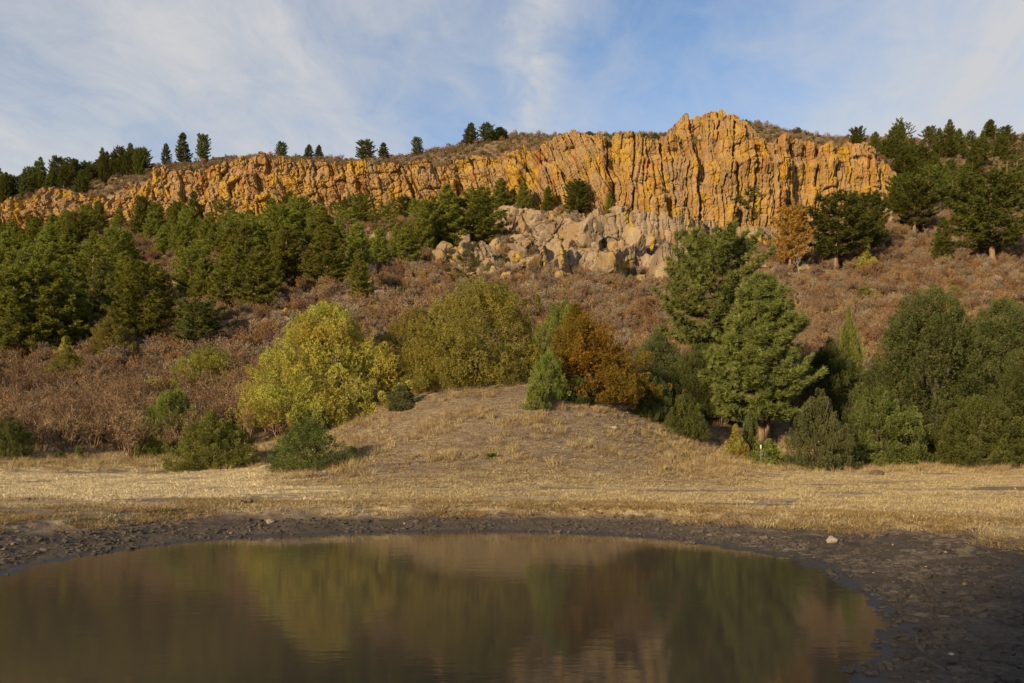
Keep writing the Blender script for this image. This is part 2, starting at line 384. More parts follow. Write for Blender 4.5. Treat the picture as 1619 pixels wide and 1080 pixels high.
def terrain(X, Y, full=False):
    X = np.asarray(X, float); Y = np.asarray(Y, float)
    Yc = np.maximum(Y, 6.0); u = X / Yc
    z = lat(ZT, u, Yc)
    xp = CX + u * F; yp = YH - (z - HC) / Yc * F
    rk = rocky(xp, yp) * (Y > 85) * (Y < DC(xp) + 1)
    hillw = smooth(44, 60, Y)
    z = z + hillw * 0.55 * fbm(X * 0.11, Y * 0.11, 3, 3) + hillw * 0.16 * fbm(X * 0.7, Y * 0.7, 3, 5) + 0.035 * fbm(X * 0.6, Y * 0.9, 4, 8) * smooth(16, 24, Y) + 0.10 * fbm(X * 0.35, Y * 0.35, 3, 9) * smooth(27, 34, Y)
    mound = smooth(30, 35, Y) * (1 - smooth(50, 60, Y))
    z = z + mound * 0.05 * fbm(X * 1.7, Y * 1.7, 4, 12)
    f1, f2, cid, _, _ = worley(X / 3.0 + 0.4 * fbm(X * .3, Y * .3, 2, 61), Y / 3.4, 60)
    g1, g2, gid, _, _ = worley(X / 1.2, Y / 1.4, 63)
    z = z + rk * (1.9 * (cid - 0.35) + 0.8 * (gid - 0.5) - 0.9 * np.exp(-(f2 - f1) / 0.08))
    sd, L = shore(X, Y)
    s = np.clip(sd / L, 0, 1); prof = 0.75 * s ** 1.1 + 0.25 * smooth(0.82, 1.0, s + 0.06 * fbm(X * 2.0, Y * 2.0, 3, 44))
    zo = WATER + (z - WATER) * prof + (0.03 * fbm(X * 2.4, Y * 2.4, 4, 45) * smooth(0.15, 0.8, sd) + 0.022 * fbm(X * 9, Y * 9, 3, 46) * smooth(0.02, 0.3, sd)) * (s < 1)
    zi = WATER + np.maximum(sd, -3) * 0.22
    z = np.where(sd < 0, zi, np.where(sd < 49, np.where(s < 1, zo, z), z))
    if not full: return z
    mud = (1 - smooth(0.58, 1.06, s + 0.22 * fbm(X * 0.9, Y * 1.1, 4, 50))) * (sd < 49)
    wet = 1 - smooth(0.05, 0.42, sd + 0.14 * fbm(X * 1.5, Y * 2.2, 4, 52))
    wet = wet * (sd < 49)
    return z, mud, wet, rk, hillw, xp, yp


def tz(X, Y): return float(terrain(np.array([X]), np.array([Y]))[0])


def ray(x, y, dmin=20.0, dmax=None):
    """where the line of sight through photo pixel (x, y) meets the slope"""
    u = (x - CX) / F; D = np.arange(dmin, dmax or (float(DC(x)) + 1.0), 0.25)
    z = terrain(u * D, D); yy = YH - (z - HC) / D * F
    k = np.nonzero(yy <= y)[0]
    d = D[k[0]] if len(k) else D[np.argmin(yy)]
    return u * d, d


# ------------------------------------------------------------------ the ground sheet
cols = np.concatenate([np.linspace(-1.5, -0.76, 22)[:-1], np.linspace(-0.76, 0.76, 500), np.linspace(0.76, 1.5, 22)[1:]])
rows = np.concatenate([np.linspace(-150, -4, 22)[:-1], np.arange(-4, 5.5, 0.25), np.arange(5.5, 24, 0.072), np.arange(24, 50, 0.15), np.arange(50, 150, 0.5), np.arange(150, 215, 0.55), np.arange(215, 328, 4.0)])
WY = np.where(rows > 0, np.sqrt(np.maximum(rows, 0) ** 2 + 64 * np.exp(-np.maximum(rows, 0) / 14)), 8 - rows)
GX = cols[None, :] * WY[:, None]; GY = np.repeat(rows[:, None], len(cols), 1)
Zg, mud, wet, rk, hillw, xp, yp = terrain(GX, GY, True)
nr, nc = GX.shape
ii = (np.arange(nr - 1)[:, None] * nc + np.arange(nc - 1)[None, :]).ravel()
quads = np.stack([ii, ii + 1, ii + nc + 1, ii + nc], 1)
fieldm = 1 - smooth(0.25, 0.8, hillw)
moundm = smooth(29.5, 33, GY) * (1 - smooth(52, 60, GY)) * smooth(430, 560, xp) * smooth(1180, 1080, xp)
fieldm = fieldm * (1 - 0.75 * moundm) * (1 - 0.9 * smooth(0.38, 0.54, fbm(GX * 0.16 + 3, GY * 0.5, 3, 71)) * (GY < 44))
hillm = smooth(0.0, 0.5, hillw) * (1 - 0.4 * moundm)
rockg = np.clip(rk + 0.0, 0, 1)
ground = link('ground', mesh_np('ground', np.stack([GX, GY, Zg], -1), quads, M['ground'], True,
                                {'mud': mud, 'wet': wet, 'field': fieldm, 'hill': hillm, 'rock': rockg}))
tag(ground, kind='structure')

# pond
n = 220; gx, gy = np.meshgrid(np.linspace(-13, 8.5, n), np.linspace(2, 21.5, n))
ii = (np.arange(n - 1)[:, None] * n + np.arange(n - 1)[None, :]).ravel()
fq = np.stack([ii, ii + 1, ii + n + 1, ii + n], 1)
inside = pond_sd(gx, gy).ravel() < 0.6
fq = fq[inside[fq].any(1)]
used = np.unique(fq); remap = np.full(n * n, -1); remap[used] = np.arange(len(used))
pv = np.stack([gx.ravel(), gy.ravel(), np.full(n * n, WATER)], 1)[used]
tag(link('pond_water', mesh_np('pond_water', pv, remap[fq], M['water'], True)), kind='structure')

# ------------------------------------------------------------------ cliff


def cliff_mesh(x0, x1, ybase, yrim, dfun, lean, step=1.25, nrow=125, cap=14, seed=0, amp=1.0, ends=(60, 60)):
    xs = np.arange(x0, x1, step); u = (xs - CX) / F; Dd = dfun(xs)
    zb = HC + (YH - ybase(xs)) / F * Dd - 2.5
    zt = HC + (YH - yrim(xs)) / F * (Dd + lean)
    a = np.concatenate([[0], np.cumsum(np.hypot(np.diff(u * Dd), np.diff(Dd)))])
    # ragged skyline: each column of rock ends at its own height
    f1, f2, cid, _, _ = worley(a / 2.6, a * 0, seed + 5); g1, g2, gid, _, _ = worley(a / 0.9, a * 0 + 7, seed + 6)
    zt = zt + amp * (1.5 * (cid - 0.55) + 0.6 * (gid - 0.5)) + 0.5 * fbm(a * 0.2, a * 0, 3, seed)
    end = np.minimum(smooth(0, ends[0], xs - x0), smooth(0, ends[1], x1 - xs)) if ends else np.ones(len(xs))
    zt = zb + (zt - zb) * (0.15 + 0.85 * end)
    T = np.linspace(0, 1, nrow)[None, :]; A = a[:, None] + 0 * T
    H = zb[:, None] + (zt - zb)[:, None] * T
    colw = 0.5 + 0.5 * np.tanh((xs[:, None] - 900) / 70)                    # strong columns on the taller wall, blockier elsewhere
    wx = A + 0.7 * fbm(A * 0.22, H * 0.16, 3, seed + 1); wz = H + 1.2 * fbm(A * 0.2, H * 0.2, 3, seed + 2)
    d = 3.4 * fbm(A * 0.055, H * 0.02, 3, seed + 3) + 2.2 * fbm(A * 0.15, H * 0.07, 3, seed + 4) + 1.6
    tilt = (1 - colw) * 0.28                                                # joints dip on the lower, blockier wall
    def joints(sx_, sz_, sd, wide, crack):
        p = (wx + tilt * wz) / sx_ + 0.35 * fbm(A / sx_ * 0.35, H / sx_ * 0.12, 2, sd + 3); ia, la, ea = w1(p, sd)
        q = (wz - tilt * wx) / sz_ + 11.7 * _h(ia, ia * 0, sd + 1) + 0.25 * fbm(A / sx_ * .6, H / sz_ * .6, 2, sd + 4); ib, lb, eb = w1(q, sd + 2)
        h1 = _h(ia, ib, sd + 5); h2 = _h(ia, ib, sd + 6) - 0.5; h3 = _h(ia, ib, sd + 7) - 0.5
        return wide * (0.6 * (_h(ia, ia * 0, sd + 8) - 0.5) + 0.7 * (h1 - 0.5) + 0.9 * (la - 0.5) * h2 + 0.7 * (lb - 0.6) * (h3 + 0.25)) - crack * (0.45 + 0.55 * colw) * np.exp(-ea * sx_ / 0.10) - 0.5 * crack * np.exp(-eb * sz_ / 0.09)
    d += joints(3.1, 4.5 + 4.5 * colw, seed + 10, 2.3, 1.5) + joints(1.15, 1.5 + 0.9 * colw, seed + 30, 0.95, 0.55) + joints(0.5, 0.55, seed + 50, 0.34, 0.16)
    f1, f2, cid, cx_, cy_ = worley(wx / 1.6 + 3.3, wz / 1.9, seed + 20)
    d += 0.5 * (cid - 0.5) + 0.5 * cy_ * (cid - 0.3) + 0.10 * fbm(A * 2.2, H * 2.2, 3, seed + 7)
    d = np.maximum(d, -2.6)
    # ledges that step the wall back as it rises
    st = T + 0.10 * fbm(A * 0.1, H * 0.05, 2, seed + 8)
    back = lean * (0.25 * st + 0.4 * smooth(0.40, 0.5, st) * (1 - colw * 0.7) + 0.35 * smooth(0.72, 0.86, st))
    Yw = Dd[:, None] + back - amp * d * (0.35 + 0.65 * np.minimum(1, end[:, None] + .2))
    Xw = u[:, None] * Dd[:, None] * (Yw / Dd[:, None]) ** 0.0 + 0.25 * fbm(A * 0.9, H * 0.9, 2, seed + 9)
    # top cap runs back into the plateau
    C = np.linspace(0, 1, cap + 1)[1:][None, :]
    Yc = Yw[:, -1:] + (Dd[:, None] + lean + 9 - Yw[:, -1:]) * C
    Hc = H[:, -1:] + 0.7 * np.sin(C * math.pi) * fbm(A[:, :1] * 0.4 + C * 0, C * 3 + A[:, :1] * .05, 3, seed + 11) - 1.6 * C ** 2
    Xc = Xw[:, -1:] + 0 * C
    V = np.stack([np.concatenate([Xw, Xc], 1), np.concatenate([Yw, Yc], 1), np.concatenate([H, Hc], 1)], -1)
    r, c_ = V.shape[:2]
    ii = (np.arange(r - 1)[:, None] * c_ + np.arange(c_ - 1)[None, :]).ravel()
    return V.reshape(-1, 3), np.stack([ii, ii + c_, ii + c_ + 1, ii + 1], 1)


cv, cf = cliff_mesh(-420, 1475, YB, YR, DC, 5.0, ends=(30, 70))
cliff = tag(link('cliff', mesh_np('cliff', cv, cf, M['cliff'], False)), kind='structure')
pk_base = lambda x: np.interp(x, [1040, 1100, 1135, 1215], [228, 233, 220, 212])
pk_top = lambda x: np.interp(x, [1040, 1068, 1085, 1110, 1160, 1185, 1215], [222, 212, 198, 191, 191, 198, 216])
v2, f2_ = cliff_mesh(1040, 1216, pk_base, pk_top, lambda x: DC(x) + 19.0, 6.0, step=1.2, nrow=60, seed=200, amp=0.8, ends=(25, 30))
link('summit_crag', mesh_np('summit_crag', v2, f2_, M['cliff'], False), cliff)


# ------------------------------------------------------------------ rocks
def ico(sub):
    import bmesh
    bm = bmesh.new(); bmesh.ops.create_icosphere(bm, subdivisions=sub, radius=1.0)
    v = np.array([x.co[:] for x in bm.verts]); f = np.array([[q.index for q in p.verts] for p in bm.faces]); bm.free(); return v, f


ICO = {k: ico(k) for k in (2, 3, 4)}


def rock_mesh(name, seed, mt, sub=3, planes=11, stretch=(1, 1, 1), rough=0.07, crack=False):
    r = np.random.default_rng(seed); v, f = ICO[sub]
    nrm = r.normal(size=(planes, 3)); nrm /= np.linalg.norm(nrm, axis=1)[:, None]; dd = r.uniform(0.62, 1.0, planes)
    rad = np.minimum(1.15, (dd[None, :] / np.maximum(v @ nrm.T, 0.05)).min(1))
    vv = v * rad[:, None]
    vv = vv * (1 + rough * fbm(v[:, 0] * 3 + v[:, 2] * 2.1 + seed, v[:, 1] * 3 + v[:, 2] * 1.3, 3, seed)[:, None] * 2)
    if sub == 3 or crack:
        f1, f2, cid, _, _ = worley(v[:, 0] * 2.2 + v[:, 1] * 0.9 + seed, v[:, 2] * 2.0 + v[:, 1] * 0.7, seed)
        vv = vv * (1 + 0.22 * (cid - 0.5) - 0.10 * np.exp(-(f2 - f1) / 0.06))[:, None]
    return mesh_np(name, vv * np.array(stretch), f, mt, False)


ROCKS = [rock_mesh('rock', 300 + k, M['rock'], 4, 9 + k % 4, (1, 0.9, 1.0), 0.025, True) for k in range(9)]


def put_rock(x, y, wpx, hpx, parent=cliff, me=None, sink=0.25, d=None):
    X, Y = ray(x, y) if d is None else ((x - CX) / F * d, d)
    s = Y / F; o = link('rock', me or random.choice(ROCKS), parent)
    sx_, sz_ = wpx * s / 2, hpx * s / 2
    o.location = (X, Y + sx_ * 0.5, tz(X, Y) + sz_ * (1 - sink)); o.scale = (sx_, sx_ * random.uniform(0.8, 1.2), sz_)
    o.rotation_euler = (random.uniform(-.15, .15), random.uniform(-.15, .15), random.uniform(0, 6.28))
    return o


rr = random.Random(5)
cnt = 0
for k in range(4000):                                  # the lower outcrop, crag by crag
    if cnt >= 235: break
    x = rr.uniform(655, 1125); y = rr.uniform(335, 470)
    if float(rocky(np.array(x), np.array(y))) < rr.uniform(0.2, 0.9): continue
    big = rr.random() ** 2.2
    wpx = 10 + 22 * big; hpx = wpx * rr.uniform(0.7, 1.35)
    if y - hpx * 0.8 < 322: continue
    put_rock(x, y, wpx, hpx, sink=0.4); cnt += 1
for x, y, wp, hp in [(1008, 418, 44, 62), (880, 420, 40, 46), (965, 440, 42, 50), (850, 372, 60, 44), (925, 390, 52, 52), (760, 385, 34, 40), (700, 420, 44, 34),
                     (1145, 388, 26, 24), (1170, 392, 30, 26), (1200, 386, 26, 20), (1225, 380, 24, 22), (262, 474, 34, 26), (248, 494, 30, 22), (276, 460, 24, 20), (258, 515, 26, 18), (285, 488, 22, 18), (128, 505, 24, 20), (140, 492, 20, 16), (395, 510, 40, 22), (425, 507, 24, 14), (372, 515, 22, 12), (600, 470, 22, 16), (625, 478, 26, 16), (580, 486, 24, 14), (645, 455, 26, 20), (1395, 352, 40, 28), (1415, 362, 44, 26), (1370, 355, 30, 22)]:
    put_rock(x, y, wp, hp, sink=0.2)
for k in range(90):                                    # loose stones scattered down the slope
    reg = rr.choice([(560, 720, 425, 500), (235, 300, 440, 560), (370, 470, 490, 520), (760, 900, 450, 480), (1100, 1300, 400, 445), (120, 160, 480, 530), (1420, 1560, 270, 330), (880, 1040, 440, 475)])
    s = rr.uniform(8, 20)
    put_rock(rr.uniform(*reg[:2]), rr.uniform(*reg[2:]), s, s * rr.uniform(.7, 1.2), ground)


# jointed crags standing out of the lower outcrop
def crag(x0, x1, bx_, by_, ty_, seed, lean, amp):
    xk = np.linspace(x0, x1, 9); dk = np.array([ray(float(a), float(np.interp(a, bx_, by_)))[1] for a in xk])
    dk = np.convolve(np.pad(dk, 1, 'edge'), [.25, .5, .25], 'valid')
    v, f = cliff_mesh(x0, x1, lambda q: np.interp(q, bx_, by_), lambda q: np.interp(q, bx_, ty_), lambda q: np.interp(q, xk, dk), lean, step=1.4, nrow=64, cap=10, seed=seed, amp=amp, ends=(22, 22))
    link('crag', mesh_np('crag', v, f, M['rock'], False), cliff)


crag(1028, 1128, [1028, 1060, 1128], [455, 460, 452], [392, 384, 398], 310, 3.0, 0.55)
crag(690, 800, [690, 745, 800], [425, 428, 420], [396, 386, 392], 330, 2.5, 0.45)
crag(835, 1030, [835, 900, 960, 1030], [438, 432, 440, 430], [404, 396, 404, 386], 350, 3.0, 0.5)
crag(795, 925, [795, 850, 925], [378, 382, 380], [346, 338, 344], 370, 3.0, 0.45)
crag(930, 1150, [930, 1000, 1080, 1150], [380, 384, 398, 388], [342, 336, 346, 360], 390, 3.0, 0.5)
crag(1150, 1255, [1150, 1200, 1255], [386, 392, 378], [362, 360, 358], 410, 2.0, 0.4)


# ------------------------------------------------------------------ plant shapes
def tube(pts, rads, sides=6):
    pts = np.asarray(pts, float); n = len(pts)
    tg = np.gradient(pts, axis=0); tg /= np.linalg.norm(tg, axis=1)[:, None] + 1e-9
    ref = np.where(np.abs(tg[:, 2:3]) > 0.9, np.array([[1.0, 0, 0]]), np.array([[0, 0, 1.0]]))
    a = np.cross(tg, ref); a /= np.linalg.norm(a, axis=1)[:, None] + 1e-9; b = np.cross(tg, a)
    th = np.arange(sides) / sides * 2 * math.pi
    v = pts[:, None, :] + np.asarray(rads)[:, None, None] * (a[:, None, :] * np.cos(th)[None, :, None] + b[:, None, :] * np.sin(th)[None, :, None])
    i = np.arange(n - 1)[:, None] * sides; j = np.arange(sides)[None, :]; k = (np.arange(sides) + 1) % sides
    return v.reshape(-1, 3), np.stack([i + j, i + k, i + sides + k, i + sides + j], -1).reshape(-1, 4)


class Acc:
    def __init__(s): s.v = []; s.f3 = []; s.f4 = []; s.t = []; s.n = 0
    def add(s, v, f, tint=0.5):
        v = np.asarray(v).reshape(-1, 3); f = np.asarray(f)
        (s.f3 if f.shape[1] == 3 else s.f4).append(f + s.n); s.v.append(v)
        s.t.append(np.broadcast_to(np.asarray(tint, float), (len(v),))); s.n += len(v)
    def mesh(s, name, mt, smoothed=False):
        fs = ([np.concatenate(s.f3)] if s.f3 else []) + ([np.concatenate(s.f4)] if s.f4 else [])
        return mesh_np(name, np.concatenate(s.v), fs, mt, smoothed, {'tint': np.concatenate(s.t)})


def blades(acc, base, dirs, length, width, r, tint):
    """one pointed leaf triangle for each base point"""
    n = len(base); dirs = dirs / (np.linalg.norm(dirs, axis=1)[:, None] + 1e-9)
    side = np.cross(dirs, r.normal(size=(n, 3))); side /= np.linalg.norm(side, axis=1)[:, None] + 1e-9
    wv = side * (np.broadcast_to(width, (n,)) / 2)[:, None]; tip = base + dirs * np.broadcast_to(length, (n,))[:, None]
    v = np.stack([base - wv, base + wv, tip], 1).reshape(-1, 3)
    acc.add(v, np.arange(3 * n).reshape(-1, 3), np.repeat(tint, 3))


def unit(r, n):
    d = r.normal(size=(n, 3)); return d / np.linalg.norm(d, axis=1)[:, None]


def make_pine(seed, H=10.0, R=2.6, cb=0.14, whorls=17, per=5, tufts=1.0, shape='cone', needle=0.30, nn=10, twin=False, gap=0.0, nw=0.24):
    r = np.random.default_rng(seed); tr = Acc(); cr = Acc()
    hs = np.linspace(0, H * 0.97, 12)
    wob = np.cumsum(r.normal(0, 0.05, (12, 2)), 0) * (H / 10); wob[0] = 0
    rad = 0.021 * H * (1 - hs / H) ** 0.9 + 0.02; rad[0] *= 1.3
    pts = np.concatenate([wob, hs[:, None]], 1); pts[0, 2] = -0.5
    tr.add(*tube(pts, rad, 8), 0.5)
    if twin: 
        p2 = pts.copy(); p2[:, 0] += 0.25 + 0.35 * np.sin(np.linspace(0, 2.4, 12)); tr.add(*tube(p2[:9], rad[:9] * 0.85, 8), 0.5)
    for k in range(whorls):
        tt = (k + r.uniform(-.3, .3)) / (whorls - 1); tt = min(max(tt, 0), 1)
        h = H * (cb + (0.965 - cb) * tt)
        if shape == 'cone': prof = (1 - tt) ** 0.72 * 0.93 + 0.09
        elif shape == 'round': prof = math.sqrt(max(0.02, 1 - (1.7 * tt - 0.72) ** 2)) * 0.95 + 0.08
        else: prof = 0.25 + 0.75 * math.sin(math.pi * min(1, 0.15 + tt * 0.8))
        if tt < 0.12: prof *= 0.8
        nb = per + int(r.integers(-1, 2)); az0 = r.uniform(0, 6.28)
        for b in range(nb):
            if r.random() < gap: continue
            az = az0 + b / nb * 6.283 + r.uniform(-.35, .35)
            L = R * prof * r.uniform(0.62, 1.12)
            rise = (-0.16 + 0.55 * tt) * L + r.uniform(-.12, .12) * L
            s = np.linspace(0, 1, 6)
            ctr = np.array([np.interp(h, hs, wob[:, 0]), np.interp(h, hs, wob[:, 1])])
            px = np.stack([ctr[0] + np.cos(az) * L * s, ctr[1] + np.sin(az) * L * s, h + rise * s + 0.22 * L * s ** 2.5 - 0.10 * L * np.sin(s * 3.14)], 1)
            tr.add(*tube(px, np.linspace(0.012 * H * (1.05 - tt) * 0.5 + 0.012, 0.008, 6), 4), 0.5)
            nt = max(5, int(L * 13 * tufts)); ss = r.uniform(0.22, 1.02, nt) ** 0.75
            base = np.stack([np.interp(ss, s, px[:, q]) for q in range(3)], 1)
            lat_ = (0.34 * L * (1.15 - ss) * r.uniform(-1, 1, nt) * 0.95 + r.normal(0, 0.10, nt))
            base[:, 0] += -np.sin(az) * lat_; base[:, 1] += np.cos(az) * lat_; base[:, 2] += r.normal(0.05, 0.09, nt) + 0.06 * np.abs(lat_)
            out_ = np.array([np.cos(az), np.sin(az), 0.45])
            bb = np.repeat(base, nn, 0); dd = unit(r, len(bb)) + out_ * 0.75 + np.array([0, 0, 0.25])
            ti = np.clip(np.repeat(r.uniform(0.1, 0.9, nt), nn) + r.normal(0, .12, len(bb)), 0, 1)
            blades(cr, bb + unit(r, len(bb)) * 0.04, dd, needle * r.uniform(0.7, 1.15, len(bb)), nw * needle, r, ti)
    top = np.array([[wob[-1, 0], wob[-1, 1], H * 0.96]]).repeat(60, 0) + r.normal(0, .08, (60, 3)) + np.array([0, 0, 1]) * r.uniform(-.3, .2, (60, 1))
    blades(cr, top, unit(r, 60) * 0.7 + np.array([0, 0, 0.8]), needle, 0.25 * needle, r, r.uniform(0.2, .8, 60))
    return tr, cr


def make_juniper(seed, H=5.0, R=3.0, shape='dome', flames=150, fl=0.85, fr=0.27, leaf=0.17, per=46, skirt=0.06, lean=0.0, core=900):
    """a crown of many upright flame-shaped sprays on an uneven dome or cone"""
    r = np.random.default_rng(seed); tr = Acc(); cr = Acc()
    ph = r.uniform(0, 6.28, 6); am = r.uniform(0.04, 0.15, 6)
    def rad(az, t):
        if shape == 'dome': p = np.sqrt(np.clip(1 - t ** 2.3, 0, 1)) * (0.80 + 0.20 * np.sin(np.pi * np.clip(t + 0.2, 0, 1)))
        elif shape == 'cone': p = (1 - t) ** 0.8 * (0.86 + 0.45 * np.sin(np.pi * np.clip(t, 0, 1) ** 0.7) * 0.6)
        else: p = np.clip(1 - t ** 1.6, 0, 1) ** 0.75
        wv = sum(am[k] * np.sin((k + 1) * az + ph[k] + t * (2 + k)) for k in range(6))
        return R * p * (1 + 0.8 * wv)
    n = flames; az = r.uniform(0, 6.283, n); t = r.beta(1.0, 1.35, n) * (1 - skirt) + skirt * r.uniform(0.2, 1, n)
    nc_ = max(7, n // 15); ca = r.uniform(0, 6.283, nc_); ct = r.beta(1.0, 1.25, nc_); cl_ = r.integers(0, nc_, n); cr_ = r.uniform(0.74, 1.10, nc_); ctint = r.normal(0, 0.16, nc_)
    az = ca[cl_] + r.normal(0, 0.30, n) / np.maximum(0.35, 1 - ct[cl_]); t = np.clip(ct[cl_] + r.normal(0, 0.085, n), 0.0, 0.985)
    rr_ = rad(az, t) * cr_[cl_] * r.uniform(0.86, 1.04, n)
    low = r.random(n) < 0.20; az = np.where(low, r.uniform(0, 6.283, n), az); t = np.where(low, r.uniform(0.0, 0.16, n), t); rr_ = np.where(low, rad(az, t) * r.uniform(0.72, 1.0, n), rr_)
    dep = np.where(r.random(n) < 0.22, r.uniform(0.35, 0.8, n), 1.0)
    cx_ = np.cos(az) * rr_ * dep + lean * t * R; cy_ = np.sin(az) * rr_ * dep; cz = t * (H - fl * 0.5) + 0.02 * H
    for k in range(n):
        o = np.array([np.cos(az[k]), np.sin(az[k]), 0]); ax = o * r.uniform(0.25, 0.85) * (1 - 0.6 * t[k]) + np.array([0, 0, 1.0]) + r.normal(0, .18, 3); ax /= np.linalg.norm(ax)
        m_ = per; s = r.random(m_) ** 0.8; L = fl * r.uniform(0.55, 1.5); Rf = fr * r.uniform(0.75, 1.3)
        prof = Rf * np.sin(np.pi * np.clip(0.18 + 0.82 * s, 0, 1)) ** 0.8
        d = unit(r, m_); d -= np.outer(d @ ax, ax); d /= np.linalg.norm(d, axis=1)[:, None] + 1e-9
        c0 = np.array([cx_[k], cy_[k], cz[k]]) - ax * L * 0.4 - o * 0.1
        base = c0 + np.outer(s * L, ax) + d * (prof * r.uniform(0.55, 1.0, m_))[:, None]
        dirs = ax * 0.75 + d * 0.7 + r.normal(0, .3, (m_, 3))
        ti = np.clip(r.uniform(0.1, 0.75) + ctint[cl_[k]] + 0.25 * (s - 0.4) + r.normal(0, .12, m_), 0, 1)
        base[:, 2] = np.maximum(base[:, 2], 0.01)
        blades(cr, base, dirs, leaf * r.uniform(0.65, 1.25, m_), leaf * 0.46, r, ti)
    # inner foliage and branchwood
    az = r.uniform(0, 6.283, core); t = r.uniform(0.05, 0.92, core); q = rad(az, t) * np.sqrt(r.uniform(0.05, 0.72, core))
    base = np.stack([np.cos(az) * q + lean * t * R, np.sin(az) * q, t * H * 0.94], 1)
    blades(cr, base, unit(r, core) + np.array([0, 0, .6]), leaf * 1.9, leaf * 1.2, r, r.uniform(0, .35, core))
    for k in range(7):
        az = r.uniform(0, 6.283); L = r.uniform(0.5, 0.85); s = np.linspace(0, 1, 6)
        p = np.stack([np.cos(az) * R * 0.42 * s ** 1.3 * L + lean * s * R * .7 + r.normal(0, .05, 6) * s, np.sin(az) * R * 0.55 * s ** 1.3 * L, -0.25 + (H * L + .25) * s ** 0.9], 1)
        tr.add(*tube(p, np.linspace(0.018 * H, 0.004 * H, 6) * (1 if k else 1.6), 6), 0.5)
    return tr, cr


def make_oak(seed, H=2.6, stems=8, spread=0.55, leaves=0.25, sub=1.0):
    """leafless thicket shrub: many crooked stems dividing into fine twigs"""
    r = np.random.default_rng(seed); tr = Acc(); tw = Acc()
    def grow(p, d, L, rad, lev):
        s = np.linspace(0, 1, 4); pts = p + np.outer(s * L, d) + np.cumsum(r.normal(0, 0.045 * L, (4, 3)), 0) * s[:, None]
        if lev < 2: tr.add(*tube(pts, np.linspace(rad, rad * 0.62, 4), 4 if lev else 5), 0.3 + .4 * r.random())
        nb = (4 if lev == 0 else 4)
        for k in range(nb):
            q = r.uniform(0.35, 1.0); b = p + (pts[-1] - p) * q
            nd = d * 0.9 + unit(r, 1)[0] * 0.75 + np.array([0, 0, 0.22]); nd /= np.linalg.norm(nd)
            if lev < 1: grow(b, nd, L * r.uniform(0.5, 0.72), rad * 0.55, lev + 1)
            else:
                m_ = int(11 * sub); ss = r.uniform(0.1, 1.0, m_); bs = b + np.outer(ss * L * 0.6, nd)
                blades(tw, np.array([b]), np.array([nd]), L * 0.75, 0.028, r, np.array([r.random()]))
                dd = nd * 0.6 + unit(r, m_) * 0.9 + np.array([0, 0, .3])
                blades(tw, bs, dd, r.uniform(0.16, 0.42, m_) * (H / 2.6), 0.020, r, r.random(m_))
    for k in range(stems):
        az = r.uniform(0, 6.283); sp = r.uniform(0.1, 1.0) * spread
        d = np.array([math.cos(az) * sp, math.sin(az) * sp, 1.0]); d /= np.linalg.norm(d)
        grow(np.array([math.cos(az) * 0.3 * r.random(), math.sin(az) * 0.3 * r.random(), -0.1]), d, H * r.uniform(0.42, 0.62), 0.013 * H * r.uniform(.7, 1.3), 0)
    allp = np.concatenate(tw.v)[2::3]; m_ = int(len(allp) * leaves)
    lf = None
    if m_:
        lf = Acc(); bs = allp[r.integers(0, len(allp), m_)] + r.normal(0, .04, (m_, 3)); blades(lf, bs, unit(r, m_), 0.09, 0.06, r, r.random(m_))
    return tr, tw, lf


def make_tuft(seed, n, h, spread, wd, lean=0.5):
    r = np.random.default_rng(seed); a = Acc()
    az = r.uniform(0, 6.283, n); q = spread * np.sqrt(r.random(n)); b = np.stack([np.cos(az) * q, np.sin(az) * q, np.full(n, -0.02)], 1)
    d = np.stack([np.cos(az) * lean * r.random(n) + 0.12, np.sin(az) * lean * r.random(n), np.ones(n)], 1) + r.normal(0, .18, (n, 3)) * lean; d /= np.linalg.norm(d, axis=1)[:, None]
    L = h * r.uniform(.5, 1.15, n); side = np.cross(d, r.normal(size=(n, 3))); side /= np.linalg.norm(side, axis=1)[:, None]
    mid = b + d * (L * 0.55)[:, None]; dr = d + np.stack([np.cos(az) * .7, np.sin(az) * .7, np.full(n, -.45)], 1) * lean; dr /= np.linalg.norm(dr, axis=1)[:, None]
    tip = mid + dr * (L * 0.5)[:, None]; w_ = side * wd / 2
    v = np.stack([b - w_, b + w_, mid + w_ * .8, mid - w_ * .8, tip], 1).reshape(-1, 3); k = np.arange(n)[:, None] * 5
    ti = np.repeat(r.random(n), 5); a.add(v, np.concatenate([k + np.array([[0, 1, 2]]), k + np.array([[0, 2, 3]]), k + np.array([[3, 2, 4]])]), ti)
    return a


# ------------------------------------------------------------------ tree prototypes: (trunk mesh, {material: crown mesh})
class Proto:
    def __init__(s, tr, cr, bark, R, H):
        s.tr = tr.mesh('trunk', bark, True); s.base = cr; s.crowns = {}; s.R = R; s.H = H
    def crown(s, mname):
        if mname not in s.crowns:
            if s.crowns:
                me = next(iter(s.crowns.values())).copy(); me.materials.clear(); me.materials.append(M[mname])
            else: me = s.base.mesh('crown', M[mname])
            s.crowns[mname] = me
        return s.crowns[mname]


def thing(name, loc, rz, scl, label, cat, group=None):
    e = bpy.data.objects.new(name, None); COL.objects.link(e); e.empty_display_size = 0.3
    e.location = loc; e.rotation_euler = (0, 0, rz); e.scale = scl
    return tag(e, label, cat, group)


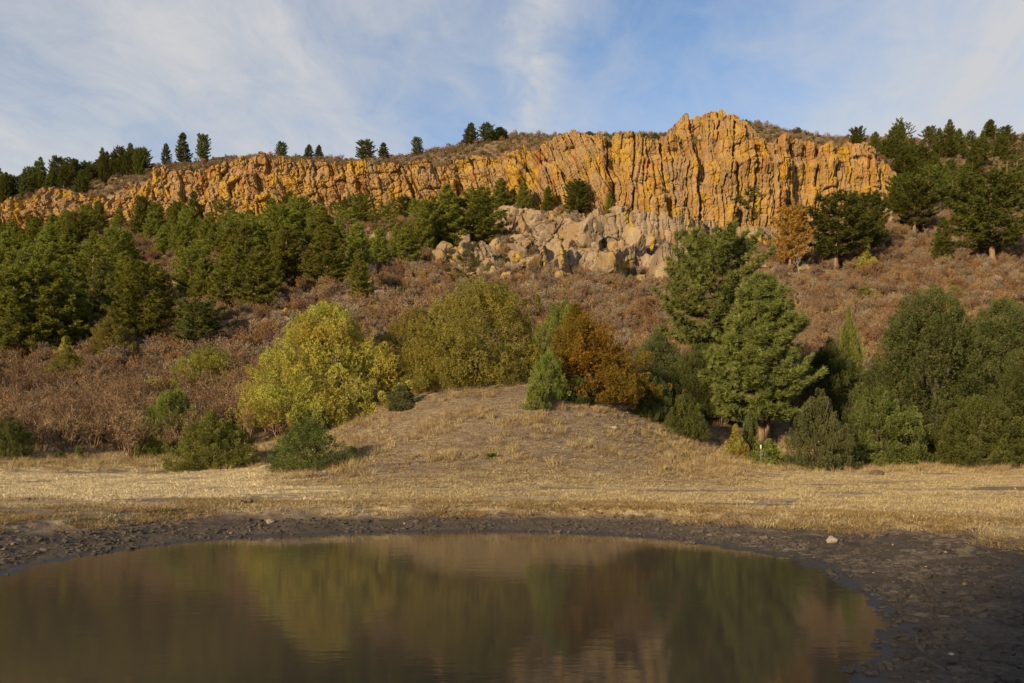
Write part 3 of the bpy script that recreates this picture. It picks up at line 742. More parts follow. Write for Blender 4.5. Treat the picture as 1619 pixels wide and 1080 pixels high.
PINES = [Proto(*make_pine(11 + k, 10, [2.9, 3.2, 2.7, 3.0, 3.3, 2.8][k], [.07, .12, .08, .15, .10, .05][k], [19, 18, 20, 17, 17, 19][k], 6, 1.25, ['cone', 'cone', 'cone', 'round', 'round', 'cone'][k], 0.36, 10), M['bark_pine'], [2.9, 3.2, 2.7, 3.0, 3.3, 2.8][k], 10) for k in range(6)]
OPEN = [Proto(*make_pine(31 + k, 10, 2.9, 0.30, 12, 4, 1.0, 'open', 0.33, 10, gap=0.28), M['bark_pine'], 2.9, 10) for k in range(3)]
TRUNKY = [Proto(*make_pine(58 + k, 10, 3.2, 0.22, 15, 6, 1.35, 'round', 0.33, 11, gap=0.1), M['bark_pine'], 3.2, 10) for k in range(2)]
NEARP = Proto(*make_pine(51, 10, 3.6, 0.17, 21, 8, 2.0, 'cone', 0.27, 20, twin=True, nw=0.15), M['bark_pine'], 3.6, 10)
NEARO = Proto(*make_pine(52, 11, 3.4, 0.33, 15, 7, 1.9, 'open', 0.28, 20, gap=0.14, nw=0.15), M['bark_pine'], 3.4, 11)
JBIG = [Proto(*make_juniper(71 + k, 6.0, 3.7, ['dome', 'dome', 'egg', 'dome'][k], 780, 0.64, 0.235, 0.088, 135, core=5000), M['bark_jun'], 3.7, 6.0) for k in range(4)]
JTALL = [Proto(*make_juniper(76 + k, 9.3, 3.7, ['dome', 'dome'][k], 1180, 0.72, 0.25, 0.092, 130, core=7000), M['bark_jun'], 3.7, 9.3) for k in range(2)]
JLEAN = Proto(*make_juniper(79, 5.0, 2.7, 'cone', 560, 0.58, 0.205, 0.086, 125, lean=-0.42, core=2600), M['bark_jun'], 2.7, 5.0)
JMID = [Proto(*make_juniper(81 + k, 3.6, 2.1, ['egg', 'dome', 'cone', 'egg'][k], 450, 0.42, 0.155, 0.068, 125, skirt=0.1, core=2600), M['bark_jun'], 2.1, 3.6) for k in range(4)]
JSML = [Proto(*make_juniper(91 + k, 1.7, 0.85, ['egg', 'cone', 'dome'][k], 140, 0.36, 0.12, 0.07, 70, core=600, skirt=0.12), M['bark_jun'], 0.85, 1.7) for k in range(3)]


def put_tree(name, proto, mname, X, Y, hm, wm, label, cat, group=None, rz=None, sink=0.0):
    rz = random.uniform(0, 6.28) if rz is None else rz
    sc_ = (wm / (2 * proto.R), wm / (2 * proto.R), hm / proto.H)
    e = thing(name, (X, Y, tz(X, Y) - sink), rz, sc_, label, cat, group)
    link('trunk', proto.tr, e); link('crown', proto.crown(mname), e)
    return e


def tree_px(name, proto, mname, x, yb, hpx, wpx, label, cat, group=None, rz=None, d=None, dadd=0.0):
    X, Y = ray(x, yb) if d is None else ((x - CX) / F * d, d)
    Y += dadd; X = (x - CX) / F * Y
    s = Y / F
    return put_tree(name, proto, mname, X, Y, hpx * s, wpx * s, label, cat, group, rz, 0.05 * wpx * s if name.startswith('juniper') else 0.0)


# --- junipers, one by one: prototype, leaf colour, x, base y, height, width, label, shrub?
J = [
    (JBIG[0], 'jun_yellow', 518, 664, 182, 226, 'big rounded yellow-green juniper at the side of the bare mound'),
    (JBIG[1], 'jun_olive', 666, 606, 120, 172, 'broad olive juniper joined to a taller olive juniper atop the mound'),
    (JBIG[3], 'jun_olive', 757, 606, 164, 218, 'tallest olive juniper behind the crest of the bare mound'),
    (JMID[1], 'jun_green', 790, 505, 60, 70, 'light green juniper peeking over the tall olive juniper'),
    (JMID[1], 'jun_green', 890, 606, 128, 100, 'bright green pointed juniper behind the rusty juniper'),
    (JLEAN, 'jun_orange', 950, 632, 150, 178, 'rusty orange juniper leaning beside the bare mound'),
    (JMID[0], 'jun_green', 868, 632, 80, 62, 'upright bright green juniper on the mound, in front of the rusty one'),
    (JSML[0], 'jun_green', 848, 648, 44, 40, 'small egg-shaped green juniper in front of the upright one on the mound'),
    (JSML[2], 'jun_dark_shade', 915, 636, 42, 46, 'low dark green juniper at the foot of the rusty one'),
    (JSML[2], 'jun_grey', 636, 648, 42, 48, 'small grey-green juniper beside the big yellow-green one'),
    (JMID[0], 'jun_green', 335, 741, 94, 132, 'dense green juniper at the field edge with a peaked top'),
    (JMID[3], 'jun_green', 276, 716, 112, 112, 'tall olive-green juniper behind the dense peaked one'),
    (JMID[1], 'jun_mid', 487, 741, 78, 118, 'low wide dark green juniper at the foot of the bare mound'),
    (JSML[2], 'jun_grey', 497, 690, 45, 50, 'pale grey-green juniper between dark and yellow-green junipers'),
    (JMID[2], 'jun_olive', 108, 618, 68, 98, 'olive cone-shaped juniper among bare scrub oaks'),
    (JMID[1], 'jun_olive', 335, 622, 78, 124, 'wide brownish olive juniper in the scrub above the green pair'),
    (JSML[2], 'jun_yellow', 245, 637, 42, 56, 'small yellow-olive juniper beside the brownish olive one'),
    (JSML[0], 'jun_green', 296, 628, 40, 46, 'small green juniper top showing over the tall olive-green one'),
    (JMID[2], 'jun_olive', 174, 566, 72, 84, 'bronze-tinted juniper at the lower edge of the pine stand'),
    (JSML[1], 'jun_yellow', 102, 572, 38, 34, 'small pointed yellow-green juniper beneath the pine stand'),
    (JMID[1], 'jun_mid', 12, 727, 68, 74, 'dark green juniper beside scrub oaks at the end of the field'),
    (JSML[2], 'jun_dark_shade', 95, 727, 14, 22, 'tiny dark juniper seedling below the scrub oaks'),
    (JSML[0], 'jun_green', 125, 727, 22, 16, 'tiny upright green juniper seedling below the scrub oaks'),
    (JSML[1], 'jun_green', 68, 645, 20, 26, 'little green juniper poking out of the bare oak thicket'),
    (JSML[1], 'jun_olive', 850, 511, 42, 36, 'lone small olive conical juniper on the brown slope'),
    (JMID[3], 'jun_mid', 1083, 692, 76, 70, 'egg-shaped dark green juniper beside the path of bare soil'),
    (JMID[0], 'jun_dark_shade', 1030, 664, 76, 66, 'dark green juniper tucked under the rusty juniper'),
    (JBIG[2], 'jun_grey', 1040, 620, 98, 100, 'grey-green juniper mixed with bare twigs behind the rusty juniper'),
    (JBIG[1], 'jun_dark_shade', 1105, 655, 110, 120, 'blue-green juniper behind the twin-trunked pine'),
    (JSML[1], 'jun_yellow', 1163, 722, 48, 40, 'yellowish green young juniper beside the pine trunks'),
    (JSML[0], 'jun_dark_shade', 1186, 716, 62, 34, 'slim dark juniper right beside the pine trunks'),
    (JSML[2], 'jun_green', 1212, 737, 42, 56, 'low bushy juniper behind the steel fence post'),
    (JMID[3], 'jun_grey', 1295, 743, 128, 104, 'upright blue-green juniper at the field edge past the post'),
    (JMID[1], 'jun_mid', 1392, 738, 126, 132, 'rounded dark green juniper next to the upright blue-green one'),
    (JBIG[2], 'jun_dark_shade', 1312, 670, 130, 110, 'shadowed juniper filling the gap behind the pine'),
    (JMID[2], 'jun_green', 1342, 655, 158, 76, 'tall narrow green juniper topping the shaded gap'),
    (JTALL[0], 'jun_dark_shade', 1468, 715, 256, 215, 'huge domed green juniper towering over the field edge'),
    (JTALL[1], 'jun_dark_shade', 1580, 715, 236, 200, 'huge spreading green juniper beside the domed one'),
    (JBIG[1], 'jun_mid', 1545, 738, 110, 150, 'lower dark juniper in front of the huge green pair'),
    (JTALL[0], 'jun_dark_shade', 1650, 735, 190, 150, 'dark juniper beyond the huge green pair'),
    (JSML[2], 'jun_green', 1366, 476, 24, 40, 'little bright green round bush on the brown slope'),
    (JSML[1], 'jun_yellow', 1368, 428, 38, 44, 'yellow-green bush under the big green pine on the slope'),
    (JSML[2], 'jun_green', 1508, 478, 26, 34, 'small green bush among brown scrub below the pines'),
    (JMID[3], 'jun_dark_shade', 1205, 385, 30, 44, 'dark green bush against the foot of the cliff'),
]
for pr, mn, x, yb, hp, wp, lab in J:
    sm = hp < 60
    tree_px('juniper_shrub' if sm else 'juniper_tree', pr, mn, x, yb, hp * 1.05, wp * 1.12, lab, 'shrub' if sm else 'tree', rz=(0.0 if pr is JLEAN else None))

# --- pines with a place of their own
P = [
    (NEARP, 'pine_cool', 1204, 697, 262, 205, 'bushy full pine on two trunks behind the steel post'),
    (NEARO, 'pine_cool', 1128, 655, 285, 180, 'tall open-crowned pine with tiered boughs behind the bushy one'),
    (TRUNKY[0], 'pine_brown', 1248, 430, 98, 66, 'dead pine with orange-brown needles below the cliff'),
    (TRUNKY[1], 'pine_deep_shade', 1322, 426, 116, 112, 'big round-crowned green pine next to the dead orange one'),
    (PINES[3], 'pine_deep_shade', 1372, 402, 92, 66, 'green pine half hidden behind the big round-crowned pine'),
    (OPEN[0], 'pine_deep_shade', 1183, 372, 80, 58, 'open pine standing alone against the tall cliff wall'),
    (OPEN[1], 'pine_deep_shade', 1040, 334, 52, 46, 'gnarled pine on the ledge above the outcrop'),
    (PINES[3], 'pine_deep_shade', 913, 340, 52, 44, 'rounded pine on top of the outcrop beside a dead snag'),
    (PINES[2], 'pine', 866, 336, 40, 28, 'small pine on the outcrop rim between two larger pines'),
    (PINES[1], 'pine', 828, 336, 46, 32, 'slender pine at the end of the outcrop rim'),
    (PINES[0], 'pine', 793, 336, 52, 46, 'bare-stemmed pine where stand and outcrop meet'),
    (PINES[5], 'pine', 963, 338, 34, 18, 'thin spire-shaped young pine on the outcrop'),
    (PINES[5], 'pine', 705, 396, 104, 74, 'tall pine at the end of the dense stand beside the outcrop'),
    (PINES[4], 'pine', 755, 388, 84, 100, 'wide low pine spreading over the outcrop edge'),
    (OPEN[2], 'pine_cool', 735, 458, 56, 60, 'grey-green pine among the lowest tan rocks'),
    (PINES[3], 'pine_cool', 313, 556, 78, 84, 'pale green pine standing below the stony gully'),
    (PINES[0], 'pine_deep_shade', 1490, 416, 72, 44, 'narrow dark pine at the edge of the brown slope'),
    (TRUNKY[0], 'pine_deep_shade', 1572, 418, 140, 130, 'large dark pine above the huge junipers'),
    (TRUNKY[1], 'pine_deep_shade', 1445, 372, 78, 74, 'dark pine beside the pale rocks at the end of the cliff'),
    (OPEN[0], 'pine_deep_shade', 1470, 345, 84, 60, 'open-crowned pine on the slope past the cliff end'),
]
for pr, mn, x, yb, hp, wp, lab in P:
    tree_px('pine_tree', pr, mn, x, yb, hp, wp, lab, 'tree', rz=(0.0 if pr in (NEARP, NEARO) else None), dadd=(0 if yb > 500 or yb < 345 else 0))

# --- tall pines added out of view behind the camera, to shade the near shore
for k, (X, Y, h, wd) in enumerate([(-13.5, -18.5, 11.5, 7.5), (-17.5, -21.0, 12.5, 8.0), (-21.5, -19.5, 11.0, 7.5), (-10.0, -21.5, 12.0, 7.5), (-15.5, -25.0, 13.5, 8.5)]):
    put_tree('pine_tree', PINES[k % 5], 'pine', X, Y, h, wd, 'tall unseen pine added behind the viewpoint to shade the near shore', 'tree', 'unseen pines added to shade the near shore')

# --- the dense pine stand below the cliff
rr = random.Random(21)
lowb = lambda x: np.interp(x, [-120, 0, 110, 135, 235, 262, 290, 440, 455, 560, 610, 690], [590, 572, 572, 548, 542, 455, 492, 496, 462, 472, 430, 412])
spots = [(190, 540), (230, 548), (55, 566), (20, 568), (90, 560), (410, 494), (355, 488), (320, 488), (570, 472), (530, 440), (640, 430), (300, 480), (455, 455), (600, 425), (668, 405), (150, 500), (120, 545)]
k = 0
pos_ = [ray(x, y) for x, y in spots]
while k < 6000 and len(pos_) < 150:
    k += 1
    D = 62 + 125 * rr.random() ** 0.8; x = rr.uniform(-110, 688); u = (x - CX) / F
    if D > float(DC(x)) - 10: continue
    X = u * D; y = YH - (tz(X, D) - HC) / D * F
    if y > float(lowb(x)) or (238 < x < 285 and y > 430) or (118 < x < 150 and 470 < y < 535): continue
    if x > 600 and y > 415: continue
    if any((X - a) ** 2 + (D - b) ** 2 < 2.9 ** 2 for a, b in pos_): continue
    pos_.append((X, D))
for X, D in pos_:
    pr = rr.choice(PINES + PINES[:3] + OPEN[:1])
    far = D / float(DC(CX + X / D * F))
    h = rr.uniform(7.0, 11.2) * (1.0 - 0.42 * far); wd = h * rr.uniform(0.64, 0.9)
    mn = rr.choice(['pine', 'pine', 'pine_cool']) if D < 95 else 'pine'
    xq = CX + X / D * F; yq = YH - (tz(X, D) - HC) / D * F
    size = 'short' if h < 5.8 else 'tall' if h > 7.4 else 'mid-sized'
    form = 'open-crowned' if pr in OPEN else 'round-topped' if pr in (PINES[3], PINES[4]) else 'broad conical' if wd > h * .72 else 'narrow conical'
    tone = 'blue-green' if mn == 'pine_cool' else 'dark green'
    where = ('on the lower fringe of the stand, bordering brown scrub' if float(lowb(xq)) - yq < 22 else 'beside the stony gully in the stand' if abs(xq - 262) < 40 and D < 110
             else 'in the top rank of the stand under the cliff' if far > 0.86 else 'in the upper half of the dense stand' if far > 0.66 else 'deep in the lower half of the dense stand')
    put_tree('pine_tree', pr, mn, X, D, h, wd, f'{size} {form} {tone} pine {where}', 'tree', 'pines of the dense stand below the cliff', rr.uniform(0, 6.28))

# --- trees on the rim and ridge
def rim_tree(x, off, hpx, wpx, lab, grp=None, pr=None, mn='pine_deep_shade'):
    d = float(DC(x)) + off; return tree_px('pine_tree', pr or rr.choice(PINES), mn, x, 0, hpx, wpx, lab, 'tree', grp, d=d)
rim = [(263, 12, 32, 20, 'slim pine on the skyline, farther of a close pair, past the ridge trees'), (290, 9, 48, 32, 'broad pine standing on the rim where the cliff starts to rise'),
       (321, 10, 38, 24, 'lone spire-topped pine on the cliff skyline'), (445, 16, 20, 20, 'small round-headed pine alone on the flat clifftop'),
       (487, 16, 18, 20, 'small tuft-topped pine of the clifftop pair, rounder one'), (504, 14, 19, 18, 'small pine of the clifftop pair, narrower one'),
       (578, 14, 28, 32, 'bushy pine beside bare snags on the clifftop'), (607, 14, 24, 24, 'pine between bare snags on the clifftop'),
       (660, 14, 24, 18, 'dark pine by the little rock knob on the rim'), (742, 22, 30, 32, 'dense round pine on the rising skyline'), (770, 25, 22, 30, 'low spreading pine next to the dense round skyline pine'),
       (790, 27, 16, 40, 'flat bushy pine near the skyline boulders'), (683, 7, 26, 28, 'dark bushy pine growing over the cliff rim')]
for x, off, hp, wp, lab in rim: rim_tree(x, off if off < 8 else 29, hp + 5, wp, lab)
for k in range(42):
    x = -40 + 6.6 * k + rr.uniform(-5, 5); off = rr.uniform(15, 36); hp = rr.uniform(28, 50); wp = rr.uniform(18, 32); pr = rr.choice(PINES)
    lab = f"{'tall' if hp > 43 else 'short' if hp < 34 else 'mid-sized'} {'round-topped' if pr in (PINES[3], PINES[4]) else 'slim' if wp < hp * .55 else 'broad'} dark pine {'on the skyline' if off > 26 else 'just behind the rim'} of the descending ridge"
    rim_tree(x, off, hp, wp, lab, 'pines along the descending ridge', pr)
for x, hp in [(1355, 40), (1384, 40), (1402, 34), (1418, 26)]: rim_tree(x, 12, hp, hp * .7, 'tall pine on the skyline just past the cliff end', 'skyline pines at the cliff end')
k = 0; done = []
while len(done) < 84 and k < 6000:
    k += 1
    x = rr.uniform(1405, 1640); d = rr.uniform(118, float(DC(x)) + float(DS(x)) + 4); X = (x - CX) / F * d; y = YH - (tz(X, d) - HC) / d * F
    if x < 1500 and d < DC(x) - 12: continue
    if y > 385 or any((X - a) ** 2 + (d - b) ** 2 < 2.7 ** 2 for a, b in done): continue
    done.append((X, d)); h = rr.uniform(3.6, 7.6) * (0.8 if y < 245 else 1.0); pr = rr.choice(PINES + OPEN + TRUNKY)
    where = 'topping the wooded hillside against the sky' if y < 240 else 'low on the wooded hillside above brown brush' if y > 320 else 'midway up the wooded hillside past the cliff end'
    lab = f"{'tall' if h > 6.2 else 'small' if h < 4.6 else 'mid-sized'} {'open' if pr in OPEN else 'rounded' if pr in (PINES[3], PINES[4]) else 'conical'} pine {where}"
    put_tree('pine_tree', pr, 'pine_deep_shade', X, d, h, h * rr.uniform(.6, .85), lab, 'tree', 'pines on the wooded hillside past the cliff', rr.uniform(0, 6.28))
for x, off, hp in [(905, 22, 14), (932, 24, 14), (975, 20, 15), (990, 20, 14), (1020, 22, 14), (1036, 18, 16), (1262, 30, 12), (1180, 30, 8)]:
    d = float(DC(x)) + off
    tree_px('juniper_shrub', rr.choice(JSML + JMID), 'jun_dark_shade', x, 0, hp, hp * rr.uniform(1.2, 1.9), 'small dark bush on the clifftop skyline', 'shrub', 'bushes on the clifftop skyline', d=d)
for x, off, hp, wp in [(305, -3, 52, 34), (455, -3, 54, 28), (398, -3, 40, 28), (545, -4, 42, 26), (225, -3, 40, 26), (370, -4, 32, 22), (640, -4, 40, 34)]:
    rim_tree(x, off, hp, wp, f"{'tall' if hp > 45 else 'small' if hp < 38 else 'mid-sized'} {'slim' if wp < hp * .6 else 'broad'} pine at the foot of the cliff, dark against golden rock", 'pines at the foot of the cliff')

# --- bare scrub oaks
OAKS = []
for k in range(6):
    tr, tw, lf = make_oak(401 + k, 2.7, 8, 0.6, 0.16, 1.0); tr.mesh
    OAKS.append((tr.mesh('stem', M['twig'], True), tw.mesh('twigs', M['twig']), lf.mesh('dry_leaves', M['twig_leaf'])))


JX = [(o.location.x, o.location.y, o['label'].replace('light ', '')) for o in SC.objects if o.name.startswith('juniper')]
JX = [(a, b, ' '.join(c.split(' juniper')[0].split()[-4:]) + ' juniper') for a, b, c in JX if ' juniper' in c]


def put_oak(X, Y, h, lab, grp, wide=1.0):
    k = rr.randrange(len(OAKS)); s = h / 2.7
    a = min(JX, key=lambda o: (o[0] - X) ** 2 + (o[1] - Y) ** 2); dist = math.hypot(a[0] - X, a[1] - Y)
    lab = f"{'tall' if h > 2.7 else 'low' if h < 2.2 else 'mid-height'} {'spreading ' if wide > 1.05 else ''}{lab}" + (', first row' if Y < 48 else '')
    if dist < 4.5: lab = f"{'tall' if h > 2.7 else 'low' if h < 2.2 else 'mid-height'} bare scrub oak {'behind' if Y > a[1] + 1 else 'beside'} the {a[2]}"
    lab = ' '.join(lab.split()[:16])
    e = thing('scrub_oak', (X, Y, tz(X, Y)), rr.uniform(0, 6.28), (s * wide, s * wide, s), lab, 'shrub', grp)
    for nm, me in zip(('stem', 'twigs', 'dry_leaves'), OAKS[k]): link(nm, me, e)


jun_xy = [(o.location.x, o.location.y) for o in SC.objects if o.name.startswith('juniper')]
oaks = []; k = 0
while len(oaks) < 95 and k < 5000:
    k += 1
    x = rr.uniform(-60, 470); D = rr.uniform(44.5, 66); X = (x - CX) / F * D
    if x > 430 and D > 50: continue
    if any((X - a) ** 2 + (D - b) ** 2 < 1.7 ** 2 for a, b in oaks) or any((X - a) ** 2 + (D - b) ** 2 < 1.3 ** 2 for a, b in jun_xy): continue
    oaks.append((X, D)); put_oak(X, D, rr.uniform(2.0, 3.2), 'bare grey-brown scrub oak in the thicket bordering the pale field', 'scrub oaks of the thicket by the field', rr.uniform(0.8, 1.15))
oaks2 = []; k = 0
while len(oaks2) < 70 and k < 5000:
    k += 1
    x = rr.uniform(1230, 1680); D = rr.uniform(68, 92); X = (x - CX) / F * D
    if any((X - a) ** 2 + (D - b) ** 2 < 2.0 ** 2 for a, b in oaks2): continue
    oaks2.append((X, D)); put_oak(X, D, rr.uniform(1.8, 2.8), 'bare brown scrub oak on the slope above the huge junipers', 'scrub oaks above the huge junipers')


# ------------------------------------------------------------------ ground cover that nobody could count (geometry nodes on points)
def scatter(name, protos, P, S, label, cat, rz=None, tilt=0.12):
    n = len(P)
    col = bpy.data.collections.new(name + '_source')
    for i, mes in enumerate(protos):
        o = bpy.data.objects.new('%s_piece' % name, mes); col.objects.link(o)
    me = bpy.data.meshes.new(name); me.vertices.add(n); me.vertices.foreach_set('co', np.asarray(P, np.float32).ravel())
    rot = np.stack([rng.normal(0, tilt, n), rng.normal(0, tilt, n), rng.uniform(0, 6.283, n)], 1)
    for nm, ty, v, key in (('rot', 'FLOAT_VECTOR', rot, 'vector'), ('scl', 'FLOAT_VECTOR', S, 'vector')):
        a = me.attributes.new(nm, ty, 'POINT'); a.data.foreach_set(key, np.asarray(v, np.float32).ravel())
    a = me.attributes.new('pick', 'INT', 'POINT'); a.data.foreach_set('value', rng.integers(0, len(protos), n).astype(np.int32))
    o = link(name, me); tag(o, label, cat, None, 'stuff')
    g = bpy.data.node_groups.new(name, 'GeometryNodeTree')
    g.interface.new_socket('Geometry', in_out='INPUT', socket_type='NodeSocketGeometry'); g.interface.new_socket('Geometry', in_out='OUTPUT', socket_type='NodeSocketGeometry')
    N = g.nodes; gi = N.new('NodeGroupInput'); go = N.new('NodeGroupOutput'); ip = N.new('GeometryNodeInstanceOnPoints')
    ci = N.new('GeometryNodeCollectionInfo'); ci.inputs['Collection'].default_value = col; ci.inputs['Separate Children'].default_value = True; ci.inputs['Reset Children'].default_value = True
    def na(nm, ty):
        q = N.new('GeometryNodeInputNamedAttribute'); q.data_type = ty; q.inputs['Name'].default_value = nm
        return [s for s in q.outputs if s.enabled and s.name == 'Attribute'][0]
    L = g.links
    L.new(gi.outputs[0], ip.inputs['Points']); L.new(ci.outputs[0], ip.inputs['Instance']); ip.inputs['Pick Instance'].default_value = True
    L.new(na('pick', 'INT'), ip.inputs['Instance Index']); L.new(na('rot', 'FLOAT_VECTOR'), ip.inputs['Rotation']); L.new(na('scl', 'FLOAT_VECTOR'), ip.inputs['Scale'])
    L.new(ip.outputs[0], go.inputs[0])
    md = o.modifiers.new('scatter', 'NODES'); md.node_group = g
    return o


def sample(n, d0, d1, x0=-180, x1=1800):
    """points spread evenly over the ground between two distances, in the camera's wedge"""
    D = np.sqrt(rng.uniform(d0 * d0, d1 * d1, n)); x = rng.uniform(x0, x1, n); return (x - CX) / F * D, D, x


def pts(X, Y): return np.stack([X, Y, terrain(X, Y)], 1)


# short field grass
TSH = [make_tuft(500 + k, 34, 0.10, 0.17, 0.010, 0.9).mesh('tuft', M['straw']) for k in range(4)]
TGO = [make_tuft(510 + k, 34, 0.14, 0.17, 0.008, 1.2).mesh('tuft', M['straw_brown']) for k in range(3)]
TLG = [make_tuft(520 + k, 40, 0.38, 0.16, 0.011, 0.55).mesh('tuft', M['straw_gold']) for k in range(4)] + [make_tuft(530 + k, 40, 0.36, 0.16, 0.011, 0.55).mesh('tuft', M['straw']) for k in range(2)]
X, Y, x = sample(118000, 9, 47, -560, 2180)
_, mu, we, rk_, hw, _, _ = terrain(X, Y, True)
mo = smooth(29.5, 32, Y) * smooth(470, 560, x) * smooth(1170, 1080, x)
dens = smooth(-0.42, 0.02, fbm(X * 0.28, Y * 0.9, 4, 70)) * (1 - 0.85 * mo) * (mu < 0.5) * smooth(0.52, 0.38, fbm(X * 0.16 + 3, Y * 0.5, 3, 71))
k = rng.random(len(X)) < dens
pale = (x + 260 * fbm(X * 0.15, Y * 0.4, 3, 73) < 430 + 12 * (Y - 22)) & (Y > 23.5 + 1.5 * fbm(X * .5, Y * .5, 2, 74))  # side of the field whose grass colour carries the brighter light
TPA = [make_tuft(505 + j, 34, 0.10, 0.17, 0.010, 0.9).mesh('tuft', M['straw_sunlit']) for j in range(3)]
for nm, tf, kk, lab in (('field_grass', TSH, k & ~pale, 'short dry straw grass covering the flat field'), ('sunlit_grass', TPA, k & pale, 'field grass below the scrub oaks, coloured paler to look sunlit')):
    s = rng.uniform(0.6, 1.3, kk.sum())
    scatter(nm, tf, pts(X[kk], Y[kk]), np.stack([s, s, s * rng.uniform(.6, 1.2, kk.sum())], 1), lab, 'grass')
# golden fringe along the top of the mud bank
X, Y, x = sample(85000, 11, 26, -400, 2100)
_, mu, *_r = terrain(X, Y, True); sd, L = shore(X, Y); q = sd / L
k = (q > 0.66 + 0.30 * fbm(X * .8, Y * .8, 3, 77)) & (q < 1.7) & (rng.random(len(X)) < 0.75 * smooth(-.45, .15, fbm(X * .6, Y * .9, 3, 75)) * smooth(.45, .95, q))
s = rng.uniform(0.55, 1.25, k.sum())
scatter('bank_grass', TGO, pts(X[k], Y[k]), np.stack([s, s, s], 1), 'matted golden grass fringing the top of the mud bank', 'grass')
# long grass: back edge of the field, clumps on the mound
X, Y, x = sample(42000, 30, 60, -500, 2150)
_, mu, we, rk_, hw, xp_, yp_ = terrain(X, Y, True)
mo = smooth(30, 34, Y) * smooth(470, 560, x) * smooth(1170, 1080, x) * (Y < 50)
edge = smooth(37, 41, Y) * smooth(49, 45, Y) * (1 - mo)
cl = smooth(0.06, 0.26, fbm(X * 0.6, Y * 0.6, 4, 80)) * mo
flank = smooth(30, 34, Y) * (smooth(400, 480, x) * smooth(620, 560, x) + smooth(1000, 1060, x) * smooth(1200, 1140, x)) * (Y < 46)
k = rng.random(len(X)) < np.maximum(np.maximum(edge * 0.6, cl * 0.75), flank * 0.4)
s = rng.uniform(0.5, 1.25, k.sum()) * np.where(mo[k] > .5, 0.95, 1.0)
scatter('long_dry_grass', TLG, pts(X[k], Y[k]), np.stack([s, s, s * rng.uniform(.7, 1.1, k.sum())], 1), 'long golden dry grass in clumps on mound and field edge', 'grass')
# litter and short grass on the mound
X, Y, x = sample(30000, 29, 52, 420, 1220)
k = rng.random(len(X)) < 0.9
DRY = [make_tuft(540 + j, 22, 0.10, 0.14, 0.012, 1.3).mesh('tuft', M['twig' if j % 2 else 'straw']) for j in range(4)]
s = rng.uniform(0.6, 1.3, k.sum())
scatter('mound_litter', DRY, pts(X[k], Y[k]), np.stack([s, s, s * .8], 1), 'sparse dead stalks and litter over the bare mound', 'grass')

# brown brush over the hillside
BR = []
for k in range(4):
    tr, tw, lf = make_oak(430 + k, 1.5, 6, 0.8, 0.45, 0.9); a = Acc()
    for q in (tr, tw, lf):
        v = np.concatenate(q.v); tt = np.concatenate(q.t)
        if q.f3: a.add(v, np.concatenate(q.f3), tt)
        else: a.add(v, np.concatenate(q.f4), tt)
    BR.append(a.mesh('brush', M[('twig_leaf', 'twig', 'twig_grey', 'twig')[k]]))
SG = []
for k in range(3):
    _, cr = make_juniper(440 + k, 0.8, 0.7, 'dome', 36, 0.35, 0.15, 0.11, 26, core=60); SG.append(cr.mesh('sage', M['sage']))
X, Y, x = sample(48000, 46, 168, -150, 1780)
_, mu, we, rk_, hw, xp_, yp_ = terrain(X, Y, True)
mo = smooth(470, 560, x) * smooth(1170, 1080, x) * (Y < 54)
k = (Y < DC(x) - 1) & (rng.random(len(X)) < (1 - mo) * (1 - 0.93 * rk_) * smooth(-0.45, 0.0, fbm(X * 0.12, Y * 0.12, 3, 90)) * smooth(44, 52, Y) * np.interp(Y, [46, 70, 165], [.32, .42, .30]))
s = rng.uniform(0.55, 1.35, k.sum())
scatter('hillside_brush', BR, pts(X[k], Y[k]), np.stack([s, s, s], 1), 'low leafless brown brush covering the hillside', 'brush')
X, Y, x = sample(38000, 60, 235, -150, 1780)
_, mu, we, rk_, hw, xp_, yp_ = terrain(X, Y, True)
top_ = Y > DC(x) + 5
k = np.where(top_, rng.random(len(X)) < 0.85, rng.random(len(X)) < 0.07 + 0.22 * rk_) & ~((Y > DC(x) - 1) & ~top_)
s = rng.uniform(0.4, 1.0, k.sum()) * np.where(top_[k], 0.95, 1.3)
scatter('clifftop_scrub', SG + BR[:3], pts(X[k], Y[k]), np.stack([s, s, s], 1), 'grey-green and brown scrub on the clifftop and outcrop ledges', 'brush')

HG = [make_tuft(560 + j, 26, 0.34, 0.22, 0.018, 0.8).mesh('tuft', M[('straw_gold', 'twig_leaf', 'twig')[j % 3]]) for j in range(6)]
X, Y, x = sample(60000, 46, 215, -150, 1780)
_, mu, we, rk_, hw, xp_, yp_ = terrain(X, Y, True)
k = ((Y < DC(x) - 1) | (Y > DC(x) + 6)) & (rng.random(len(X)) < 0.75 * (1 - 0.8 * rk_))
s = rng.uniform(0.6, 1.5, k.sum())
scatter('hillside_grass', HG, pts(X[k], Y[k]), np.stack([s, s, s], 1), 'dead brown grass and stalks between the hillside brush', 'grass')

CL = [rock_mesh('clod', 370 + k, M['mud'], 2, 9, (1, .9, .7), 0.12) for k in range(4)]
X, Y, x = sample(42000, 6, 24, -100, 1720); sd, L = shore(X, Y)
k = (sd > 0.04) & (sd < L * 0.74) & (rng.random(len(X)) < smooth(-0.35, 0.3, fbm(X * 1.3, Y * 1.3, 3, 95)) * 0.8)
s = 0.012 + 0.055 * rng.random(k.sum()) ** 2.5
scatter('mud_clods', CL, pts(X[k], Y[k]), np.stack([s * 1.3, s, s * .8], 1), 'crumbled dark mud clods over the drying pond margin', 'mud', tilt=0.3)

